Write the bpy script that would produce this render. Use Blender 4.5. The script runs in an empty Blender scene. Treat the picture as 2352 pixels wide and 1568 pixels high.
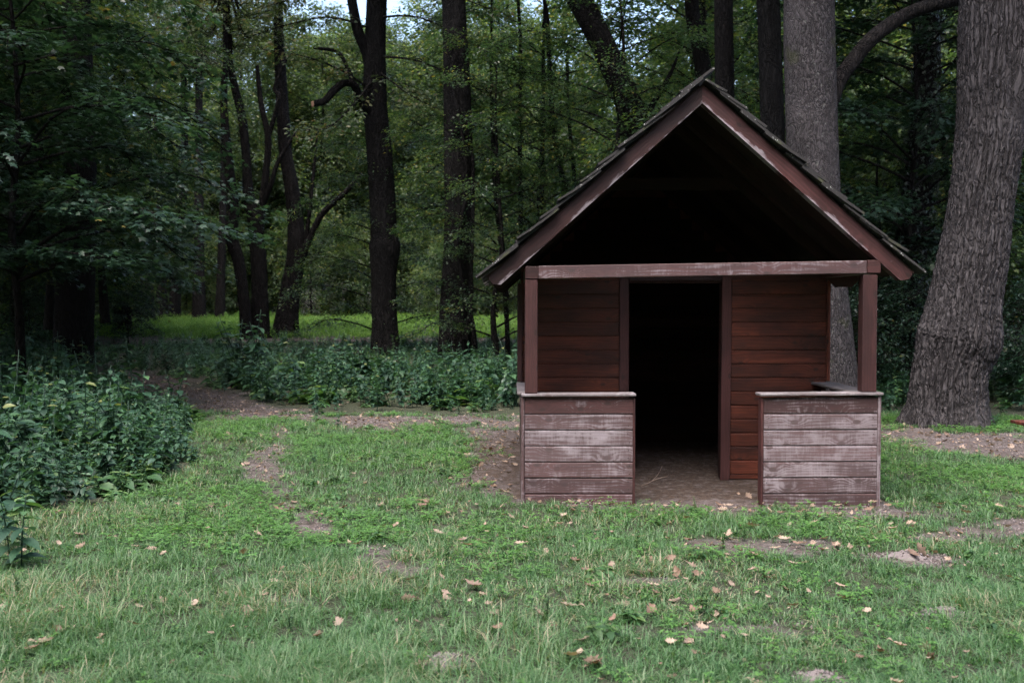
import bpy, bmesh, math, random
import numpy as np
from mathutils import Vector, Matrix, noise as mnoise
R = math.radians
random.seed(7)

# ------------------------------------------------------------------ camera
sc = bpy.context.scene
COL = sc.collection
CAM_H, PITCH, FD = 1.71, R(1.83), 2286.7          # eye height, pitch down, focal length in 2352-px-wide picture units
cam_d = bpy.data.cameras.new('camera'); cam = bpy.data.objects.new('camera', cam_d); COL.objects.link(cam)
cam.location = (0, 0, CAM_H); cam.rotation_euler = (R(90) - PITCH, 0, 0)
cam_d.lens = 35; cam_d.sensor_width = 36; cam_d.clip_end = 2000
cam_d.dof.use_dof = True; cam_d.dof.focus_distance = 8.8; cam_d.dof.aperture_fstop = 2.8
sc.camera = cam
# ------------------------------------------------------------------ sky, sun, exposure
SUN_EL, SUN_AZ = R(64), R(205)                    # azimuth from +Y (north), clockwise: behind the camera, to the left
w = bpy.data.worlds.new('World'); sc.world = w; w.use_nodes = True
wn = w.node_tree.nodes; wn.clear()
sky = wn.new('ShaderNodeTexSky'); sky.sky_type = 'NISHITA'; sky.sun_disc = False
sky.sun_elevation = SUN_EL; sky.sun_rotation = SUN_AZ; sky.air_density = 1.0; sky.dust_density = 5.0; sky.ozone_density = 1.0
bg = wn.new('ShaderNodeBackground'); bg.inputs[1].default_value = 0.15
wo = wn.new('ShaderNodeOutputWorld')
w.node_tree.links.new(sky.outputs[0], bg.inputs[0]); w.node_tree.links.new(bg.outputs[0], wo.inputs[0])
sl = bpy.data.lights.new('sun', 'SUN'); sl.energy = 1.1; sl.angle = R(50); sl.color = (1.0, 0.985, 0.97)
so = bpy.data.objects.new('sun', sl); COL.objects.link(so)
sd = Vector((math.sin(SUN_AZ) * math.cos(SUN_EL), math.cos(SUN_AZ) * math.cos(SUN_EL), math.sin(SUN_EL)))
so.rotation_euler = sd.to_track_quat('Z', 'Y').to_euler(); so.location = (0, -10, 20)
vs = sc.view_settings; vs.view_transform = 'Standard'; vs.look = 'None'; vs.gamma = 1; vs.use_curve_mapping = False
vs.exposure = 2.0
cy = sc.cycles
cy.use_denoising = True; cy.denoiser = 'OPENIMAGEDENOISE'; cy.denoising_input_passes = 'RGB_ALBEDO_NORMAL'; cy.denoising_prefilter = 'NONE'; sc.render.filter_size = 1.15; cy.max_bounces = 3; cy.diffuse_bounces = 3; cy.glossy_bounces = 1; cy.transmission_bounces = 2
cy.transparent_max_bounces = 4; cy.caustics_reflective = False; cy.caustics_refractive = False
cy.sample_clamp_indirect = 4.0; cy.use_adaptive_sampling = True; cy.adaptive_threshold = 0.02; cy.adaptive_min_samples = 16

# ------------------------------------------------------------------ helpers
def at(x, y, Y):
    "point seen at picture position (x, y) (2352 x 1568) at distance Y in front of the camera"
    a = (x - 1176) / FD; b = -(y - 784) / FD
    dy = math.cos(PITCH) + b * math.sin(PITCH); dz = -math.sin(PITCH) + b * math.cos(PITCH)
    t = Y / dy
    return Vector((a * t, Y, CAM_H + dz * t))

def sstep(a, b, x):
    t = np.clip((x - a) / (b - a), 0, 1); return t * t * (3 - 2 * t)

def vnoise(x, y, seed=0):
    x = np.asarray(x, float); y = np.asarray(y, float)
    xi = np.floor(x).astype(np.int64); yi = np.floor(y).astype(np.int64); fx = x - xi; fy = y - yi
    fx = fx * fx * (3 - 2 * fx); fy = fy * fy * (3 - 2 * fy)
    def h(i, j):
        n = (i * 374761393 + j * 668265263 + seed * 2147483647) & 0xffffffff
        n = ((n ^ (n >> 13)) * 1274126177) & 0xffffffff
        return ((n ^ (n >> 16)) & 0xffff) / 65535.0
    return (h(xi, yi) * (1 - fx) + h(xi + 1, yi) * fx) * (1 - fy) + (h(xi, yi + 1) * (1 - fx) + h(xi + 1, yi + 1) * fx) * fy

def fbm(x, y, seed=0, oct=3):
    s = 0; a = 0.5; f = 1
    for k in range(oct):
        s = s + a * vnoise(np.asarray(x) * f, np.asarray(y) * f, seed + k); a *= 0.5; f *= 2.03
    return s / (1 - 0.5 ** oct)

def gz(x, y):
    "ground height"
    x = np.asarray(x, float); y = np.asarray(y, float)
    far = 0.024 * np.clip(y - 18, 0, 40) + 0.3 * sstep(58, 110, y)
    z = far + 0.05 * (fbm(x * .5, y * .5, 3) - .5) * sstep(2, 5, np.abs(y - 10.6)) + 0.025 * (fbm(x * 2.2, y * 2.2, 5) - .5)
    z = z + 0.05 * np.exp(-((x - 0.3) ** 2 / .6 + (y - 8.45) ** 2 / .12))        # soil banked against the left parapet
    inside = sstep(.35, .0, np.maximum(np.abs(x - 1.64) - 1.45, np.abs(y - 10.8) - 2.0))
    return z * (1 - inside * .8) - 0.01 * inside

def mesh_np(name, verts, tris, tint=None, smooth=False):
    me = bpy.data.meshes.new(name)
    verts = np.ascontiguousarray(verts, np.float32); tris = np.ascontiguousarray(tris, np.int32)
    me.vertices.add(len(verts)); me.vertices.foreach_set('co', verts.ravel())
    k = tris.shape[1]
    me.loops.add(tris.size); me.loops.foreach_set('vertex_index', tris.ravel())
    me.polygons.add(len(tris)); me.polygons.foreach_set('loop_start', np.arange(0, tris.size, k, dtype=np.int32))
    try: me.polygons.foreach_set('loop_total', np.full(len(tris), k, np.int32))
    except Exception: pass
    if smooth: me.polygons.foreach_set('use_smooth', np.ones(len(tris), bool))
    if tint is not None:
        a = me.attributes.new('tint', 'FLOAT', 'POINT'); a.data.foreach_set('value', np.ascontiguousarray(tint, np.float32))
    me.update(calc_edges=True); me.validate()
    return me

def obj(name, me, m, parent=None, **props):
    o = bpy.data.objects.new(name, me); COL.objects.link(o)
    if m is not None and me is not None and not me.materials: me.materials.append(m)
    if parent is not None: o.parent = parent
    for k, v in props.items(): o[k] = v
    return o

def empty(name, loc=(0, 0, 0), rz=0, **props):
    o = bpy.data.objects.new(name, None); COL.objects.link(o); o.location = loc; o.rotation_euler = (0, 0, rz)
    o.empty_display_size = .2
    for k, v in props.items(): o[k] = v
    return o

def tag(o, label, cat, group=None):
    o['label'] = label; o['category'] = cat
    if group: o['group'] = group
    return o

def copy_tree(o, parent=None):
    c = o.copy(); COL.objects.link(c); c.parent = parent
    for ch in o.children: copy_tree(ch, c)
    return c

# ------------------------------------------------------------------ materials
class NT:
    def __init__(s, name):
        s.m = bpy.data.materials.new(name); s.m.use_nodes = True; s.t = s.m.node_tree; s.t.nodes.clear()
    def n(s, typ, ins=None, **props):
        nd = s.t.nodes.new(typ)
        for k, v in props.items(): setattr(nd, k, v)
        for k, v in (ins or {}).items():
            if isinstance(v, bpy.types.NodeSocket): s.t.links.new(v, nd.inputs[k])
            else: nd.inputs[k].default_value = v
        return nd
    def math(s, op, a, b=0.0, c=0.0, clamp=False):
        return s.n('ShaderNodeMath', {0: a, 1: b, 2: c}, operation=op, use_clamp=clamp).outputs[0]
    def mix(s, f, a, b, blend='MIX'):
        nd = s.n('ShaderNodeMix', {'Factor': f}, data_type='RGBA', blend_type=blend)
        for i, v in ((6, a), (7, b)):
            if isinstance(v, bpy.types.NodeSocket): s.t.links.new(v, nd.inputs[i])
            else: nd.inputs[i].default_value = tuple(v) + (1,) if len(v) == 3 else v
        return nd.outputs[2]
    def rng(s, v, a, b, c=0.0, d=1.0, smooth=True):
        return s.n('ShaderNodeMapRange', {0: v, 1: a, 2: b, 3: c, 4: d}, interpolation_type='SMOOTHSTEP' if smooth else 'LINEAR').outputs[0]
    def noise(s, vec, scale, detail=2, rough=.5, dist=0):
        return s.n('ShaderNodeTexNoise', {'Vector': vec, 'Scale': scale, 'Detail': detail, 'Roughness': rough, 'Distortion': dist}).outputs[0]
    def vmul(s, v, k): return s.n('ShaderNodeVectorMath', {0: v, 1: k}, operation='MULTIPLY').outputs[0]
    def vadd(s, v, k): return s.n('ShaderNodeVectorMath', {0: v, 1: k}, operation='ADD').outputs[0]
    def ramp(s, v, stops):
        nd = s.n('ShaderNodeValToRGB', {0: v}); e = nd.color_ramp.elements
        while len(e) < len(stops): e.new(1)
        for el, (p, c) in zip(e, stops): el.position = p; el.color = tuple(c) + (1,)
        return nd.outputs[0]
    def out(s, sh): s.n('ShaderNodeOutputMaterial', {0: sh}); return s.m

def leaf_mat(name, stops, rough=.42, trans=.35, spec=.5, inst=0.35):
    t = NT(name)
    a = t.n('ShaderNodeAttribute', attribute_name='tint').outputs['Fac']
    r = t.n('ShaderNodeObjectInfo').outputs['Random']
    c = t.ramp(a, stops)
    k = t.math('MULTIPLY_ADD', r, inst, 1 - inst / 2)
    c = t.mix(1.0, c, t.n('ShaderNodeCombineColor', {0: k, 1: k, 2: k}).outputs[0], 'MULTIPLY')
    p = t.n('ShaderNodeBsdfPrincipled', {'Base Color': c, 'Roughness': rough, 'Specular IOR Level': spec}).outputs[0]
    if trans <= 0: return t.out(p)
    tc = t.mix(.75, c, (1.0, 1.0, .35, 1), 'MULTIPLY')
    tc = t.mix(1.0, tc, (1.9, 1.9, 1.9, 1), 'MULTIPLY')
    tr = t.n('ShaderNodeBsdfTranslucent', {0: tc}).outputs[0]
    return t.out(t.n('ShaderNodeMixShader', {0: trans, 1: p, 2: tr}).outputs[0])

M = {}
M['maple'] = leaf_mat('maple_leaf', [(0, (.012, .032, .023)), (.6, (.022, .052, .030)), (.92, (.04, .07, .027)), (.98, (.15, .11, .03))], rough=.42)
M['hornbeam'] = leaf_mat('hornbeam_leaf', [(0, (.015, .038, .024)), (.45, (.032, .068, .028)), (.8, (.080, .112, .028)), (1, (.21, .16, .035))], rough=.4, trans=.5, inst=.5)
M['oak'] = leaf_mat('oak_leaf', [(0, (.03, .05, .022)), (.55, (.05, .072, .028)), (.8, (.085, .075, .035)), (1, (.16, .085, .04))], rough=.5)
M['far'] = leaf_mat('far_leaf', [(0, (.019, .040, .021)), (.4, (.042, .073, .030)), (.8, (.088, .112, .035)), (1, (.20, .155, .05))], rough=.5, trans=.5, inst=.8)
M['ivy'] = leaf_mat('ivy_leaf', [(0, (.010, .022, .014)), (1, (.022, .042, .02))], rough=.35, trans=.1)
M['nettle'] = leaf_mat('nettle_leaf', [(0, (.018, .052, .032)), (.6, (.031, .083, .043)), (.95, (.055, .12, .05)), (1, (.18, .17, .05))], rough=.5, trans=.25)
M['herb'] = leaf_mat('herb_leaf', [(0, (.03, .085, .03)), (.6, (.06, .125, .04)), (1, (.11, .17, .06))], rough=.5, trans=.3, inst=.6)
M['grass'] = leaf_mat('grass_blade', [(0, (.030, .086, .028)), (.5, (.070, .152, .058)), (.87, (.125, .18, .098)), (1, (.26, .225, .16))], rough=.5, trans=.3, inst=.5)
M['clover'] = leaf_mat('clover_leaf', [(0, (.05, .135, .03)), (1, (.085, .19, .045))], rough=.55, trans=.3, inst=.4)
M['fargrass'] = leaf_mat('glade_grass', [(0, (.065, .145, .03)), (1, (.13, .225, .045))], rough=.6, trans=.4)  # light of the glade put into the colour, brighter than the lawn
M['dead'] = leaf_mat('dead_leaf', [(0, (.065, .033, .023)), (.5, (.15, .095, .068)), (1, (.29, .22, .175))], rough=.7, trans=.12, inst=.5)

def wood_mat(name, dark, light, worn, gloss=.6):
    t = NT(name)
    co = t.n('ShaderNodeTexCoord').outputs['Object']
    r = t.n('ShaderNodeObjectInfo').outputs['Random']
    off = t.n('ShaderNodeCombineXYZ', {0: t.math('MULTIPLY', r, 37.3), 1: t.math('MULTIPLY', r, 11.7), 2: t.math('MULTIPLY', r, 53.1)}).outputs[0]
    p = t.vadd(co, off)
    wv = t.n('ShaderNodeAttribute', attribute_name='weather', attribute_type='OBJECT').outputs['Fac']
    ez = t.n('ShaderNodeAttribute', attribute_name='edge_wear', attribute_type='OBJECT').outputs['Fac']
    sx_ = t.n('ShaderNodeSeparateXYZ', {0: p})
    v2 = t.n('ShaderNodeCombineXYZ', {0: t.math('MULTIPLY', sx_.outputs[0], 3.6), 1: t.math('MULTIPLY', sx_.outputs[2], 6.0), 2: 0.0}).outputs[0]
    vo = t.n('ShaderNodeTexVoronoi', {'Vector': v2, 'Scale': 1.0}, voronoi_dimensions='2D')
    d = vo.outputs['Distance']; on = t.rng(t.n('ShaderNodeSeparateColor', {0: vo.outputs['Color']}).outputs[0], .50, .56)
    kn = t.math('MULTIPLY', t.rng(d, .05, .5, 1, 0), on)
    core = t.math('MULTIPLY', t.rng(d, .05, .14, 1, 0), on)
    z = t.n('ShaderNodeSeparateXYZ', {0: p}).outputs[2]
    n1 = t.noise(t.vmul(p, (1.1, 4, 7)), 1.0, 2)
    ring = t.math('ADD', t.math('MULTIPLY', z, 215.0), t.math('ADD', t.math('MULTIPLY', n1, 26.0), t.math('MULTIPLY', kn, 11.0)))
    g = t.math('MULTIPLY_ADD', t.math('SINE', ring), .5, .5)
    fine = t.noise(t.vmul(p, (6, 160, 160)), 1.0, 3, .6)
    blot = t.noise(t.vmul(p, (1.8, 2, 6)), 1.0, 5, .6)
    c = t.mix(t.rng(blot, .3, .72), dark, light)
    c = t.mix(t.math('MULTIPLY', g, .38), c, tuple(x * .45 for x in dark))
    c = t.mix(t.math('MULTIPLY', t.rng(fine, .45, .7), .3), c, tuple(x * .5 for x in dark))
    hv = t.math('MULTIPLY_ADD', r, .7, .65)
    c = t.mix(1.0, c, t.n('ShaderNodeCombineColor', {0: hv, 1: hv, 2: hv}).outputs[0], 'MULTIPLY')
    c = t.mix(t.math('MULTIPLY', core, .8), c, (.018, .009, .008))
    # worn paint: patches, vertical scuffs, the raised grain first
    pn = t.noise(t.vmul(p, (2.6, 2, 6.5)), 1.0, 9, .68)
    scuff = t.noise(t.vmul(p, (19, 4, 2.6)), 1.0, 6, .68, 1.6)
    m = t.math('ADD', pn, t.math('MULTIPLY', t.math('SUBTRACT', scuff, .5), .45))
    m = t.math('ADD', m, t.math('MULTIPLY', t.math('SUBTRACT', g, .5), .17))
    m = t.math('ADD', m, t.math('MULTIPLY', t.math('SUBTRACT', fine, .5), .09))
    m = t.math('SUBTRACT', t.math('ADD', m, wv), t.math('MULTIPLY', core, .5))
    m = t.rng(m, .91, 1.22)
    zz = t.n('ShaderNodeSeparateXYZ', {0: co}).outputs[2]
    e = t.rng(t.math('ADD', zz, t.math('ADD', t.math('MULTIPLY', t.noise(t.vmul(p, (3.5, 5, 4)), 1.0, 3, .6), .16), t.math('MULTIPLY', t.noise(t.vmul(p, (14, 30, 70)), 1.0, 6, .75), .07))), .072, .050)
    e = t.math('MULTIPLY', e, ez)
    m2 = t.math('MAXIMUM', t.math('MULTIPLY', m, .8), e)
    wc = t.mix(t.rng(pn, .35, .75), tuple(x * .7 for x in worn), worn)
    wc = t.mix(t.math('MULTIPLY', g, .25), wc, light)
    c = t.mix(t.math('MULTIPLY', t.rng(wv, .28, .6), .42), c, (.175, .135, .145))
    c = t.mix(m2, c, wc)
    bump = t.n('ShaderNodeBump', {'Height': t.math('ADD', t.math('MULTIPLY', g, .5), fine), 'Strength': .35, 'Distance': .002}).outputs[0]
    b = t.n('ShaderNodeBsdfPrincipled', {'Base Color': c, 'Roughness': gloss, 'Normal': bump, 'Specular IOR Level': .35})
    return t.out(b.outputs[0])
M['wood'] = wood_mat('painted_wood', (.030, .0110, .0115), (.066, .0235, .0230), (.34, .30, .335))
M['wood_in'] = wood_mat('stained_wood', (.034, .0095, .007), (.135, .034, .018), (.30, .2, .17))
M['wood_shaded'] = wood_mat('shade_darkened_wood', (.016, .009, .007), (.034, .016, .012), (.05, .04, .04), .9)  # hut interior shade put into the colour: near-black copy of the wood
M['wood_grey'] = wood_mat('grey_wood', (.085, .075, .078), (.165, .147, .153), (.34, .32, .345), .75)

def shingle_mat():
    t = NT('shingle')
    co = t.n('ShaderNodeTexCoord').outputs['Object']; r = t.n('ShaderNodeObjectInfo').outputs['Random']
    p = t.vadd(co, t.n('ShaderNodeCombineXYZ', {0: t.math('MULTIPLY', r, 31.0), 1: t.math('MULTIPLY', r, 17.0), 2: 0.0}).outputs[0])
    c = t.mix(t.noise(t.vmul(p, (4, 60, 60)), 1.0, 4, .6), (.009, .0085, .009), (.028, .026, .027))
    d = t.n('ShaderNodeTexVoronoi', {'Vector': p, 'Scale': 75.0}).outputs['Distance']
    li = t.math('MULTIPLY', t.rng(d, .40, .24), t.rng(t.noise(p, 13.0, 3), .56, .68))
    c = t.mix(li, c, (.42, .43, .42))
    c = t.mix(t.math('MULTIPLY', t.rng(t.noise(p, 7.0, 4), .58, .72), .7), c, (.045, .05, .022))
    bump = t.n('ShaderNodeBump', {'Height': t.noise(t.vmul(p, (10, 80, 80)), 1.0, 4), 'Strength': .5, 'Distance': .004}).outputs[0]
    return t.out(t.n('ShaderNodeBsdfPrincipled', {'Base Color': c, 'Roughness': .9, 'Normal': bump}).outputs[0])
M['shingle'] = shingle_mat()

def bark_mat(name, dark, light, lichen=.0, sx=9.0, sz=1.6, strength=.9):
    t = NT(name)
    co = t.n('ShaderNodeTexCoord').outputs['Object']
    warp = t.n('ShaderNodeTexNoise', {'Vector': co, 'Scale': 1.6, 'Detail': 2.0}).outputs[1]
    p = t.vadd(co, t.vmul(t.vadd(warp, (-.5, -.5, -.5)), (.35, .35, .5)))
    n0 = t.noise(t.vmul(p, (sx, sx, sz)), 1.0, 3, .55)
    ridge = t.math('MULTIPLY', t.math('ABSOLUTE', t.math('SUBTRACT', n0, .5)), 2.0)
    n = t.noise(t.vmul(p, (sx * 2.2, sx * 2.2, sz * 2.6)), 1.0, 5, .65)
    vd = t.n('ShaderNodeTexVoronoi', {'Vector': t.vmul(p, (sx * 1.1, sx * 1.1, sz * .9)), 'Scale': 1.0}, feature='DISTANCE_TO_EDGE').outputs['Distance']
    fur = t.math('MULTIPLY', t.rng(ridge, .0, .14), t.rng(vd, -.05, .16))
    h = t.math('ADD', t.math('MULTIPLY', fur, .75), t.math('MULTIPLY', n, .8))
    c = t.mix(t.rng(h, .15, 1.25), dark, light)
    c = t.mix(t.math('MULTIPLY', t.rng(t.noise(co, 1.3, 4), .5, .75), .35), c, tuple(x * 1.5 for x in light))
    if lichen:
        li = t.math('MULTIPLY', t.rng(t.noise(co, 18.0, 6, .7), .56, .68), lichen)
        c = t.mix(li, c, (.30, .31, .29))
        c = t.mix(t.math('MULTIPLY', t.rng(t.noise(co, 2.2, 4), .58, .7), .5), c, (.04, .045, .02))
    b = t.n('ShaderNodeBump', {'Height': h, 'Strength': strength, 'Distance': .035}).outputs[0]
    return t.out(t.n('ShaderNodeBsdfPrincipled', {'Base Color': c, 'Roughness': .9, 'Normal': b, 'Specular IOR Level': .06}).outputs[0])
M['bark'] = bark_mat('dark_bark', (.006, .0055, .0055), (.017, .015, .015), 0, 11, 2)
M['bark_oak'] = bark_mat('oak_bark', (.021, .0195, .0207), (.062, .057, .0605), 0.0, 12.0, 1.9)
M['bark_grey'] = bark_mat('grey_bark', (.016, .0148, .0155), (.053, .048, .051), .22, 22.0, 6.0, .6)
M['bark_mid'] = bark_mat('brown_bark', (.004, .0038, .0038), (.014, .013, .013), 0, 12, 2.2)
M['twig'] = bark_mat('twig_bark', (.006, .005, .005), (.018, .016, .015))

def ground_mat():
    t = NT('forest_floor')
    co = t.n('ShaderNodeTexCoord').outputs['Object']
    ga = t.n('ShaderNodeAttribute', attribute_name='green').outputs['Fac']
    la = t.n('ShaderNodeAttribute', attribute_name='litter').outputs['Fac']
    n1 = t.noise(co, 2.2, 6, .65); n2 = t.noise(co, 38.0, 4, .6); n3 = t.noise(co, 9.0, 5, .7)
    c = t.mix(n1, (.058, .049, .050), (.118, .102, .104))
    c = t.mix(t.rng(n2, .4, .75), c, (.155, .136, .140))
    c = t.mix(t.math('MULTIPLY', t.rng(n3, .52, .68), .6), c, (.05, .038, .034))
    lit = t.mix(t.rng(n2, .3, .7), (.030, .022, .018), (.075, .052, .040))
    c = t.mix(t.math('MULTIPLY', la, t.rng(n3, .3, .55)), c, lit)
    gr = t.mix(n2, (.012, .018, .008), (.035, .045, .02))  # shadow gaps between the blades put into the ground colour
    c = t.mix(t.math('MULTIPLY', ga, .85), c, gr)
    h = t.math('ADD', t.math('MULTIPLY', n3, 1.0), t.math('MULTIPLY', n2, .5))
    b = t.n('ShaderNodeBump', {'Height': h, 'Strength': .8, 'Distance': .03}).outputs[0]
    return t.out(t.n('ShaderNodeBsdfPrincipled', {'Base Color': c, 'Roughness': .95, 'Normal': b, 'Specular IOR Level': .2}).outputs[0])
M['ground'] = ground_mat()
def soil_mat():
    t = NT('loose_soil'); co = t.n('ShaderNodeTexCoord').outputs['Object']
    c = t.mix(t.noise(co, 22.0, 5, .65), (.085, .070, .070), (.19, .162, .163))
    b = t.n('ShaderNodeBump', {'Height': t.noise(co, 45.0, 4, .6), 'Strength': .6, 'Distance': .012}).outputs[0]
    return t.out(t.n('ShaderNodeBsdfPrincipled', {'Base Color': c, 'Roughness': .95, 'Normal': b}).outputs[0])
M['soil'] = soil_mat()
def plain(name, c, rough=.7):
    t = NT(name); return t.out(t.n('ShaderNodeBsdfPrincipled', {'Base Color': tuple(c) + (1,), 'Roughness': rough}).outputs[0])
M['iron'] = plain('rusty_iron', (.02, .013, .011), .8)
M['cut'] = plain('cut_wood', (.30, .17, .11))

# ------------------------------------------------------------------ where things grow
PATH = np.array([(-8.2, 22.2), (-7.3, 20.8), (-5.6, 18.5), (-4.0, 16.3), (-1.8, 15.1), (0.2, 14.9), (3, 15.0), (5.2, 13.6), (6.6, 12.0), (8.6, 10.6), (13, 9.0)], float)
def dist_path(x, y, pts=PATH):
    d = np.full(np.shape(x), 1e9)
    for a, b in zip(pts[:-1], pts[1:]):
        ab = b - a; t = np.clip(((x - a[0]) * ab[0] + (y - a[1]) * ab[1]) / (ab @ ab), 0, 1)
        d = np.minimum(d, np.hypot(x - a[0] - t * ab[0], y - a[1] - t * ab[1]))
    return d
TRACK = np.array([(-3.7, 15.9), (-3.0, 13.0), (-2.8, 11.0), (-2.2, 9.3), (-1.5, 7.8), (-.75, 6.5)], float)
BARE = [(1.72, 7.12, .62, .3), (2.75, 8.3, .8, .22), (2.8, 6.85, .32, .18), (3.55, 7.6, .3, .2), (3.2, 7.4, .4, .18), (-.73, 6.45, .2, .14), (-1.5, 7.7, .16, .2),
        (-.3, 4.75, .2, .14), (1.4, 4.55, .16, .12), (2.46, 5.6, .17, .1), (-1.95, 8.6, .18, .2), (-2.75, 10.8, .22, .2), (.8, 6.2, .25, .08), (-1.35, 5.75, .2, .1),
        (0.9, 8.42, .5, .09), (4.2, 7.9, .4, .25), (1.62, 8.45, .6, .22), (4.6, 8.0, .3, .15), (1.2, 5.25, .3, .08)]
def bare(x, y):
    x = np.asarray(x, float); y = np.asarray(y, float)
    j = (fbm(x * 1.7, y * 1.7, 11) - .5) + .55 * (fbm(x * 7.5, y * 7.5, 12) - .5)
    dp = dist_path(x, y) + j * 1.9
    wpath = 0.55 + .55 * sstep(4.5, 6, x) + .3 * sstep(-6, -7.5, x)
    b = sstep(wpath + .35, wpath - .25, dp)
    b = np.maximum(b, .85 * sstep(.26, .05, dist_path(x, y, TRACK) + j * .55 + .04 + .08 * sstep(11, 7, y) + .25 * (fbm(x * 4, y * 4, 14) - .5)))
    for cx_, cy_, rx, ry in BARE:
        q = np.hypot((x - cx_) / rx, (y - cy_) / ry) + j * 1.3
        b = np.maximum(b, sstep(1.25, .55, q))
    hut = np.maximum(np.abs(x - 1.64) - 1.62, np.abs(y - 10.9) - 2.35)
    b = np.maximum(b, sstep(.1, -.02, hut))
    side = np.maximum(np.abs(x + .05) - .42, np.abs(y - 11.6) - 2.6) + j * .9
    b = np.maximum(b, sstep(.25, -.15, side))
    return b
NL = np.array([(-20, 6.0), (-3.45, 6.3), (-3.75, 7.2), (-4.25, 8.1), (-3.75, 8.9), (-3.55, 9.6), (-3.7, 11), (-4.25, 13.2), (-4.8, 14.8), (-6.0, 17), (-8.8, 21), (-9.6, 23.5), (-14, 28.5), (-30, 30)], float)
def in_poly(x, y, P_):
    x = np.asarray(x, float); y = np.asarray(y, float); c = np.zeros(x.shape, bool)
    for (x0, y0), (x1, y1) in zip(P_, np.roll(P_, -1, 0)):
        k = (y0 > y) != (y1 > y)
        with np.errstate(divide='ignore', invalid='ignore'):
            c ^= k & (x < (x1 - x0) * (y - y0) / (y1 - y0) + x0)
    return c
NB = np.array([(-8.2, 23.4), (-5.9, 20.2), (-4.3, 17.9), (-3.5, 16.8), (-1.6, 16.1), (.5, 16.2), (3.4, 16.6), (5.3, 16.4), (7.0, 16.2), (9, 15.2), (13, 13.2), (22, 12), (32, 34), (10, 37), (-8, 37), (-24, 35), (-22, 29), (-10.2, 25.5), (-8.4, 24.2)], float)
def nettles(x, y):
    j = fbm(np.asarray(x) * 1.1, np.asarray(y) * 1.1, 21) - .5; k = fbm(np.asarray(x) * 1.1, np.asarray(y) * 1.1, 27) - .5
    a = in_poly(x + j * .9, y + k * .9, NL); b = in_poly(x + j * 1.2, y + k * 1.2, NB)
    return a, b
def glade(x, y):
    r = x / np.maximum(y, 1); return sstep(39, 43, y) * sstep(.06, -.02, r) * sstep(-.78, -.62, r)

# ------------------------------------------------------------------ ground
def axis(*seg):
    out = [seg[0][0]]
    for a, b, s in seg: out += list(np.linspace(a, b, max(1, int(round((b - a) / s))) + 1)[1:])
    return np.array(out)
gx = axis((-700, -60, 80), (-60, -14, 3), (-14, -5.5, .4), (-5.5, 6.5, .075), (6.5, 14, .4), (14, 60, 3), (60, 700, 80))
gy = axis((-700, -60, 80), (-60, -2, 4), (-2, 3, .4), (3, 17, .085), (17, 40, .5), (40, 120, 3), (120, 800, 80))
GX, GY = np.meshgrid(gx, gy); fx, fy = GX.ravel(), GY.ravel()
nx, ny = len(gx), len(gy)
idx = np.arange(nx * ny).reshape(ny, nx)
quads = np.stack([idx[:-1, :-1], idx[:-1, 1:], idx[1:, 1:], idx[1:, :-1]], -1).reshape(-1, 4)
gme = mesh_np('ground', np.stack([fx, fy, gz(fx, fy)], -1), quads, smooth=True)
bb = bare(fx, fy); na, nb = nettles(fx, fy)
lawn = sstep(20, 17, fy) * sstep(14, 9, np.abs(fx))
green = np.clip(lawn * (1 - bb) + .9 * (na | nb) * (1 - .6 * bb) + glade(fx, fy), 0, 1)
lit = np.clip(sstep(15, 22, fy) + .8 * sstep(.9, .1, np.hypot((fx + .1) / .8, (fy - 11.5) / 2.6)) + .65 * bb + 1.2 * ((np.abs(fx - 1.64) < 1.65) & (fy > 9.0) & (fy < 13)), 0, 1)
for nm, v in (('green', green), ('litter', lit)):
    a = gme.attributes.new(nm, 'FLOAT', 'POINT'); a.data.foreach_set('value', np.ascontiguousarray(v, np.float32))
obj('ground', gme, M['ground'], kind='structure')

# ------------------------------------------------------------------ timber
def box_mesh(name, L, D, H, bev=.004, x0=0):
    bm = bmesh.new(); bmesh.ops.create_cube(bm, size=1)
    bmesh.ops.scale(bm, vec=(L, D, H), verts=bm.verts)
    if bev: bmesh.ops.bevel(bm, geom=bm.edges[:], offset=bev, segments=1, affect='EDGES', profile=.5)
    bmesh.ops.translate(bm, vec=(x0, 0, 0), verts=bm.verts)
    me = bpy.data.meshes.new(name); bm.to_mesh(me); bm.free(); return me

def prism(name, prof, L):
    "profile in (y, z), extruded along local X from -L/2 to L/2"
    n = len(prof); v = [(-L / 2, y, z) for y, z in prof] + [(L / 2, y, z) for y, z in prof]
    f = [tuple(range(n))[::-1], tuple(range(n, 2 * n))] + [(i, (i + 1) % n, n + (i + 1) % n, n + i) for i in range(n)]
    me = bpy.data.meshes.new(name); me.from_pydata(v, [], f); me.update()
    bm = bmesh.new(); bm.from_mesh(me); bmesh.ops.recalc_face_normals(bm, faces=bm.faces[:]); bm.to_mesh(me); bm.free(); return me

TH = .022
def board_mesh(L, H):
    "tongued board: front face towards -Y, small chamfers, tongue above, recessed joint"
    h = H / 2; g = .0065; c = .004
    return prism('board', [(0, -h + g + c), (c, -h + g), (TH, -h + g), (TH, h - g), (.016, h - g), (.016, h + g - .0005), (.008, h + g - .0005), (.008, h - g), (c, h - g), (0, h - g - c)], L)

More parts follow.
